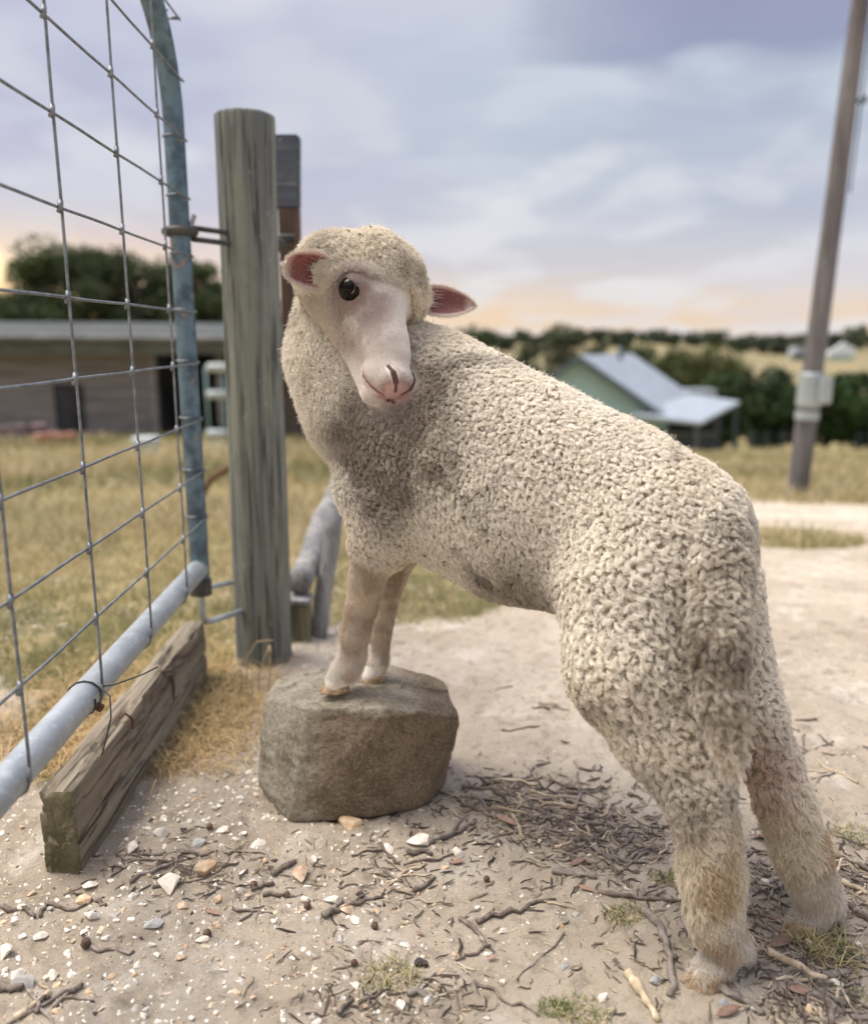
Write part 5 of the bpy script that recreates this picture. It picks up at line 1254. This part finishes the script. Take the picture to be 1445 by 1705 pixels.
ph = rs.rand(n)*6.283; turns = (.9+.9*rs.rand(n))*(1-.6*straight); cr2 = (.0016+.0014*rs.rand(n))*cs_*(1-.5*straight)
tt = np.linspace(0, 1, K)
off = rs.randn(n, S_, 2)*.0027*cs_[:, None, None]*(1+.25*soft)[:, None, None]; own = rs.randn(n, S_, 3)*(.0011+.0016*soft)[:, None, None]
P_ = np.empty((n, S_, K, 3), np.float32)
for k, t_ in enumerate(tt):
    conv = (1-(.60-.40*soft)*t_**.8)[:, None, None]; lean = (.18+.75*t_**1.5)*t_
    ca, sa = np.cos(ph+turns*6.283*t_), np.sin(ph+turns*6.283*t_)
    axis_ = c0+N0*(length*(t_*(1-.35*t_)))[:, None]+fl*(length*lean*(.6+.5*straight))[:, None]+(fl*ca[:, None]+bt*sa[:, None])*(cr2*t_**.7)[:, None]
    P_[:, :, k] = axis_[:, None]+(off[..., :1]*fl[:, None]+off[..., 1:]*bt[:, None])*conv+own*t_+rs.randn(n, S_, 3)*.0003*(k > 0)
rad = np.empty((n, S_, K)); rad[:] = np.array([.00034, .00034, .00032, .00030, .00026, .00012])
cl = C[ci]*(.90+.16*rs.rand(n, 1)); cl = np.repeat(cl, S_, 0)*(.92+.14*rs.rand(n*S_, 1))
strands('fleece', P_.reshape(-1, K, 3), rad.reshape(-1, K), np.clip(cl, 0, .95), M_WOOL)
print('locks', n, 'verts', len(V))

# loose fuzz strands all over the wool
tri = FQ; ar_c = V[tri].mean(1)
def roots(mask_v, count):
    wgt = mask_v[tri].mean(1); wgt = wgt/wgt.sum(); idx_ = rs.choice(len(tri), count, p=wgt)
    w4 = rs.dirichlet([1, 1, 1, 1], count)
    return (V[tri[idx_]]*w4[..., None]).sum(1), tri[idx_, 0]
def fur(name, mask, count, length, lift, rad0, flow, K=4, curl=.0, colmul=1.0, jitter=.25, base=.0, mtl=None, colv=None):
    p, vi = roots(mask, count); N_ = Nn[vi]; f_ = tangent_flow(N_, flow(vi)+rs.randn(count, 3)*jitter)
    L_ = (length(vi) if callable(length) else length)*(.6+.8*rs.rand(count)); pts = np.empty((count, K, 3), np.float32); cv = rs.randn(count, 3)*curl
    for k in range(K):
        t_ = k/(K-1); pts[:, k] = p+N_*(base+L_*lift*t_*(1.25-.45*t_))[:, None]+f_*(L_*(1-lift)*t_*(.6+.4*t_))[:, None]+cv*(L_*math.sin(3.0*t_))[:, None]
    rd = np.repeat(np.linspace(1, .3, K)[None], count, 0)*rad0
    c_ = (C if colv is None else colv)[vi]*colmul*(.74+.42*rs.rand(count, 1))
    return strands(name, pts, rd, np.clip(c_, 0, .96), mtl or M_WOOL)
m_wool = sstep(.4, .8, woolly)
m_fuzz = m_wool.copy(); m_fuzz[(hv[:, 0] > .055) & (zone[:, FACE] > .3)] = 0
fur('wool_fuzz', m_fuzz, 60000, .0105, .75, .00022, lambda vi: np.tile(np.array([[0, 0, -1.0]]), (len(vi), 1))+back_dir*.3, K=5, curl=.30, jitter=.8, base=.002)
m_brow = zone[:, FACE]*sstep(.085, .045, hv[:, 0])*sstep(-.035, .01, hv[:, 1]+0*hv[:, 0])*(eyed > EYR+.006)*sstep(.062, .045, hv[:, 0]+.25*np.abs(hv[:, 2]))
fur('brow_wool', m_brow+1e-9, 24000, .0100, .50, .00022, lambda vi: np.tile(np.array(ha)[None], (len(vi), 1)), K=5, curl=.25, jitter=.5)
m_legw = np.clip(zone[:, LEGW]*1.5+zone[:, FOOT]*(V[:, 0] > .2)*.4, 0, 1)
fur('leg_wool', m_legw, 70000, .015, .50, .00024, lambda vi: np.tile(np.array([[.10, -.1, -1.0]]), (len(vi), 1)), K=5, curl=.10, jitter=.4)
m_foot = np.clip(zone[:, FOOT]*1.5, 0, 1)*np.where(V[:, 0] > .15, V[:, 2] > .028, V[:, 2] > .232)
fur('foot_hair', m_foot, 15000, .0070, .30, .00026, lambda vi: np.tile(np.array([[-.15, -.1, -1.0]]), (len(vi), 1)), K=4, curl=.05)
m_legf = np.clip(zone[:, LEGF]*1.4, 0, 1)
fur('leg_hair', m_legf, 52000, .0095, .34, .00030, lambda vi: np.tile(np.array([[.0, .0, -1.0]]), (len(vi), 1)), K=4, curl=.08, jitter=.35)
dark = dark
hmask = np.clip((zone[:, FACE]+zone[:, MUZ]), 0, 1)*(eyed > EYR*.90)
padm = sstep(.016, .024, np.sqrt((hv[:, 0]-.205)**2+(hv[:, 1]+.010)**2+(np.abs(hv[:, 2])*.7)**2))
fur('face_hair', hmask*padm*(nostr > .0042)*(mouthd > .0032), 90000, lambda vi: .0036+0*zone[vi, MUZ], .22, .00026, lambda vi: np.tile(np.array(ha)[None], (len(vi), 1))+np.sign(hv[vi, 2:])*np.array(hs)*.25, K=4, curl=.04, jitter=.18)
m_ch = np.clip(zone[:, CHEEK]*1.6, 0, 1)*(hv[:, 0] < .13)
fur('cheek_wool', m_ch, 26000, .0085, .45, .00024, lambda vi: np.tile((np.array(ha)*.5+np.array([0, 0, -.8]))[None], (len(vi), 1)), K=5, curl=.16, jitter=.5)

# ---- eyes
def eye(E, sg, nm='eye'):
    em = bpy.data.materials.get('eye_dark') or None
    if em is None:
        em = bpy.data.materials.new('eye_dark'); em.use_nodes = True; q = NT(em.node_tree)
        oc = q.n('ShaderNodeTexCoord').outputs['Object']
        b = q.n('ShaderNodeBsdfPrincipled', {'Base Color': (.005, .003, .003, 1), 'Roughness': .06, 'Specular IOR Level': .16})
        q.n('ShaderNodeOutputMaterial', {0: b.outputs[0]})
    bm = bmesh.new(); bmesh.ops.create_uvsphere(bm, u_segments=40, v_segments=28, radius=EYR*.90)
    for v in bm.verts: v.co += Vector(E)
    me = bpy.data.meshes.new(nm); bm.to_mesh(me); bm.free(); me.polygons.foreach_set('use_smooth', [True]*len(me.polygons))
    o = adopt(newobj(nm, me, em), lamb)
    # lids: a ring following the almond opening
    lm = MB(); pts = []; rads = []
    Ev = Vector(E); out = (Vector(hs)*sg*1.0+hn*.18).normalized(); a1 = (ha-out*ha.dot(out)).normalized(); a2 = out.cross(a1).normalized()
    if a2.dot(hn) < 0: a2 = -a2
    for k in range(37):
        a = 2*math.pi*k/36; x_, y_ = math.cos(a)*.0168, math.sin(a)*(.0124 if math.sin(a) > 0 else .0118)
        rr_ = math.sqrt(max((EYR*.94)**2-x_*x_-y_*y_, 1e-8)); pts.append(Ev+a1*x_+a2*y_+out*rr_); rads.append(.0034 if y_ > 0 else .0024)
    lm.tube(pts, rads, 10, cap=False)
    lo_ = lm.build('eyelid', M_LID, smooth=True); lo_.parent = o; lo_.matrix_parent_inverse = o.matrix_parent_inverse.copy()
    # lashes
    n = 90; ang = rs.rand(n)*math.pi*.9+.15; pts = np.empty((n, 4, 3)); 
    for i in range(n):
        a = ang[i]; dv = a1*math.cos(a)*.5+a2*math.sin(a)*.7; b0 = Ev+a1*math.cos(a)*.0165+a2*math.sin(a)*.0120
        b0 = b0+out*.011
        for k in range(4):
            t_ = k/3; pts[i, k] = b0+out*(.006*t_)+dv*(.003*t_)+ha*(.001*t_*t_)
    strands('eyelash', pts, np.tile(np.array([[.00018, .00016, .00012, .00006]]), (n, 1)), np.tile(np.array([[.30, .24, .20]]), (n, 1)), M_WOOL)
M_LID = mat('eyelid_skin', (.36, .24, .22), (.24, .15, .14), 160, rough=.55, bump=.0003, bscale=500, spec=.4)
eye(EYE, 1); eye(EYE2, -1)

# ---- ears: cupped leaf shapes with pink lining
def ear(base, tip, width, open_dir, rnd_tip, curl_=.30, fold=.18):
    base, tip = Vector(base), Vector(tip); ax = (tip-base); Lx = ax.length; ax.normalize()
    od = Vector(open_dir); od = (od-ax*od.dot(ax)).normalized(); sd = ax.cross(od).normalized()
    nu_, nv_ = 34, 26; out_, in_ = [], []
    for i in range(nu_+1):
        t_ = i/nu_; prof = (math.sin(math.pi*min(t_*.93+.07, 1))**rnd_tip)*(1-.12*t_) ; hw = width*.5*max(prof, .02)*(0.72+.28*min(t_*3, 1))
        depth = width*curl_*(1-.55*t_)
        for j in range(nv_+1):
            s_ = -1+2*j/nv_; c_ = depth*(s_*s_)*min(1, t_*4+.45); p = base+ax*(Lx*t_)+sd*(s_*hw)+od*(c_-depth*.5)+od*(-fold*Lx*t_*t_)
            th = .0016*(1-.6*abs(s_)**3)*(1-.5*t_)
            out_.append(p-od*th); in_.append(p+od*th)
    nv1 = nv_+1
    vs = [tuple(p) for p in out_]+[tuple(p) for p in in_]; no_ = len(out_); f = []; cols_ = []
    for i in range(nu_):
        for j in range(nv_):
            a = i*nv1+j; f.append((a, a+1, a+nv1+1, a+nv1)); f.append((no_+a, no_+a+nv1, no_+a+nv1+1, no_+a+1))
    for j in range(nv_): a = nu_*nv1+j; f.append((a, a+1, no_+a+1, no_+a)); a = j; f.append((a+1, a, no_+a, no_+a+1))
    for i in range(nu_):
        a = i*nv1; f.append((a, a+nv1, no_+a+nv1, no_+a)); a = i*nv1+nv_; f.append((a+nv1, a, no_+a, no_+a+nv1))
    V_ = np.array(vs); nse = fbm(V_, 60, 3)
    uu = np.tile(np.repeat(np.arange(nu_+1)/nu_, nv1), 2); ss = np.tile(np.tile(np.linspace(-1, 1, nv1), nu_+1), 2); inner_ = np.arange(len(V_)) >= no_
    rim = sstep(.72, .98, np.maximum(np.abs(ss), (uu-.25)/.75))
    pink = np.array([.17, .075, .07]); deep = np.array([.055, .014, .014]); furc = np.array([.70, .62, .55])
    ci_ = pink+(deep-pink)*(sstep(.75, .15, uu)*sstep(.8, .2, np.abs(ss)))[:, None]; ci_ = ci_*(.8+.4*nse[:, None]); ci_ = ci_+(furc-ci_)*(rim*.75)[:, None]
    cc_ = np.where(inner_[:, None], ci_, furc*(.85+.2*nse[:, None]))
    me = mesh_np('ear', V_, np.array(f), True); set_col(me, cc_); o = adopt(newobj('ear', me, M_EAR), lamb)
    # short white hair on the back and rim, longer wisps inside
    n = 5200; i = rs.randint(0, no_, n); rimm = rs.rand(n) < .35
    jj = np.where(rimm, np.where(rs.rand(n) < .5, rs.randint(0, 3, n), nv_-rs.randint(0, 3, n)), rs.randint(0, nv1, n)); iu = rs.randint(0, nu_+1, n); i = iu*nv1+jj
    p = V_[i]+(rs.randn(n, 3)*.0012); odn = -np.array(od); edge_ = (jj-nv_/2)/(nv_/2); dirs = odn[None]*(1-np.abs(edge_[:, None])**3)+np.array(sd)[None]*(edge_**3)[:, None]*1.1+np.array(ax)[None]*(.7+1.0*(iu/nu_)[:, None]**3)+rs.randn(n, 3)*.15
    dirs /= np.linalg.norm(dirs, axis=1)[:, None]; L_ = .0035*(.6+.7*rs.rand(n)); pts = np.stack([p, p+dirs*(L_*.5)[:, None], p+dirs*L_[:, None]], 1)
    strands('ear_hair', pts, np.tile(np.array([[.00016, .00013, .00006]]), (n, 1)), np.tile(np.array([[.74, .66, .58]]), (n, 1))*(.85+.2*rs.rand(n, 1)), M_WOOL)
    n = 60; s0 = rs.rand(n)*1.5-.75; p0 = np.array(base)[None]+np.array(ax)[None]*(Lx*(.05+.2*rs.rand(n)))[:, None]+np.array(sd)[None]*(s0*width*.35)[:, None]+np.array(od)[None]*.002
    dirs = np.array(ax)[None]+np.array(od)[None]*.25+np.array(sd)[None]*(rs.randn(n)*.18)[:, None]; L_ = .022*(.5+rs.rand(n)); pts = np.stack([p0, p0+dirs*(L_*.35)[:, None]+np.array(od)*.003, p0+dirs*(L_*.7)[:, None]+np.array(od)*.004, p0+dirs*L_[:, None]], 1)
    strands('ear_wisp', pts, np.tile(np.array([[.00018, .00016, .00012, .00006]]), (n, 1)), np.tile(np.array([[.75, .66, .58]]), (n, 1)), M_WOOL)
M_EAR = attr_mat('ear_skin', rough=.7, sss=.15, spec=.2, bump=.0006, bscale=300)
ear(W(556, 456, 1.250), W(474, 441, 1.210), .056, (.35, -.9, -.25), .34, .28, .02)
ear(W(682, 498, 1.375), W(792, 506, 1.385), .055, (-.15, -.9, .35), .66, .24, .06)

# ---- hooves: two claws each
for nm_, (a_, b_, y_) in dict(f1=(562,1150,1.298), f2=(616,1141,1.350)).items(): print(nm_, W(a_, b_, y_).z)
M_HOOF = mat('hoof_horn', (.40, .29, .17), (.25, .17, .10), 60, rough=.5, bump=.0005, bscale=260, c3=(.52, .42, .29), s3=110)
def hoof(px, py, Y, toe, L, wd, h):
    c = W(px, py, Y); toe = Vector(toe); toe.z = 0; toe.normalize(); sd = Vector((-toe.y, toe.x, 0))
    zb_ = c.z
    for s in (-1, 1):
        m = MB(); bm = m.bm; rings = []
        for i in range(9):
            t_ = i/8; row = []
            for k in range(16):
                a = 2*math.pi*k/16; x_ = math.cos(a); y_ = math.sin(a)
                along = (x_*.5*L*(1-.42*t_)) - .16*L*t_ + .0; side = y_*wd*.25*(1-.12*t_)
                if x_ > 0: side *= (1-.45*x_*x_)
                row.append(bm.verts.new(c+toe*along+sd*(side+s*wd*.245+(-s*.12*wd*max(x_, 0)))+Vector((0, 0, h*t_+(.0 if i else 0)))))
            rings.append(row)
        for r1, r2 in zip(rings[:-1], rings[1:]):
            for k in range(16): bm.faces.new((r1[k], r1[(k+1) % 16], r2[(k+1) % 16], r2[k]))
        bm.faces.new(rings[0][::-1]); bm.faces.new(rings[-1])
        adopt(m.build('hoof', M_HOOF, smooth=True), lamb)
tz = -.2
hoof(556, 1150, 1.298, (-.9, -.28, 0), .050, .040, .020)
hoof(616, 1141, 1.350, (-.8, -.5, 0), .044, .036, .018)
hoof(1168, 1640, .893, (-.97, -.20, 0), .060, .042, .024)
hoof(1325, 1558, .980, (-.97, -.20, 0), .058, .040, .023)

# ---- burrs and a grass stem caught in the wool
M_BURR = mat('burr', (.16, .10, .06), (.28, .19, .11), 200, rough=.9)
bi = [i for i in rs.permutation(len(V)) if Nn[i][1] < .1 and woolly[i] > .6][:4000]
mb_ = MB(); cnt = 0
selp = [(1225, 1290), (1060, 1045), (1112, 1047), (1150, 1130)]
for i in bi[:240]:
    p = Vector(V[i])+Vector(Nn[i])*.0105; r_ = rnd.choice([.0007, .0009, .0012, .0017]); t0 = Vector((rnd.gauss(0, 1), rnd.gauss(0, 1), rnd.gauss(0, 1))).normalized()
    mb_.tube([p-t0*r_*rnd.uniform(1, 2.4), p, p+t0*r_*rnd.uniform(1, 2.4)], [r_*.3, r_, r_*.3], 5)
o = adopt(mb_.build('burr', M_BURR), lamb); o['kind'] = 'stuff'
m = MB(); st = [W(1255, 985, .93), W(1253, 1010, .925), W(1250, 1030, .92)]
m.tube(st, .0007, 5); tag(m.build('hay_wisp', mat('green_stem', (.25, .27, .12)), smooth=True), 'thin upright grass stem caught in the wool right of the tail', 'grass stem'); m = MB(); st2 = [W(1238, 1064, .90), W(1250, 1068, .89), W(1262, 1068, .885), W(1270, 1074, .885), W(1266, 1081, .885), W(1259, 1076, .885), W(1258, 1069, .885)]
m.tube(st2, .0006, 5)
tag(m.build('hay_wisp', bpy.data.materials['green_stem'], smooth=True), 'thin curled grass stem sticking out of the wool beside the tail', 'grass stem')
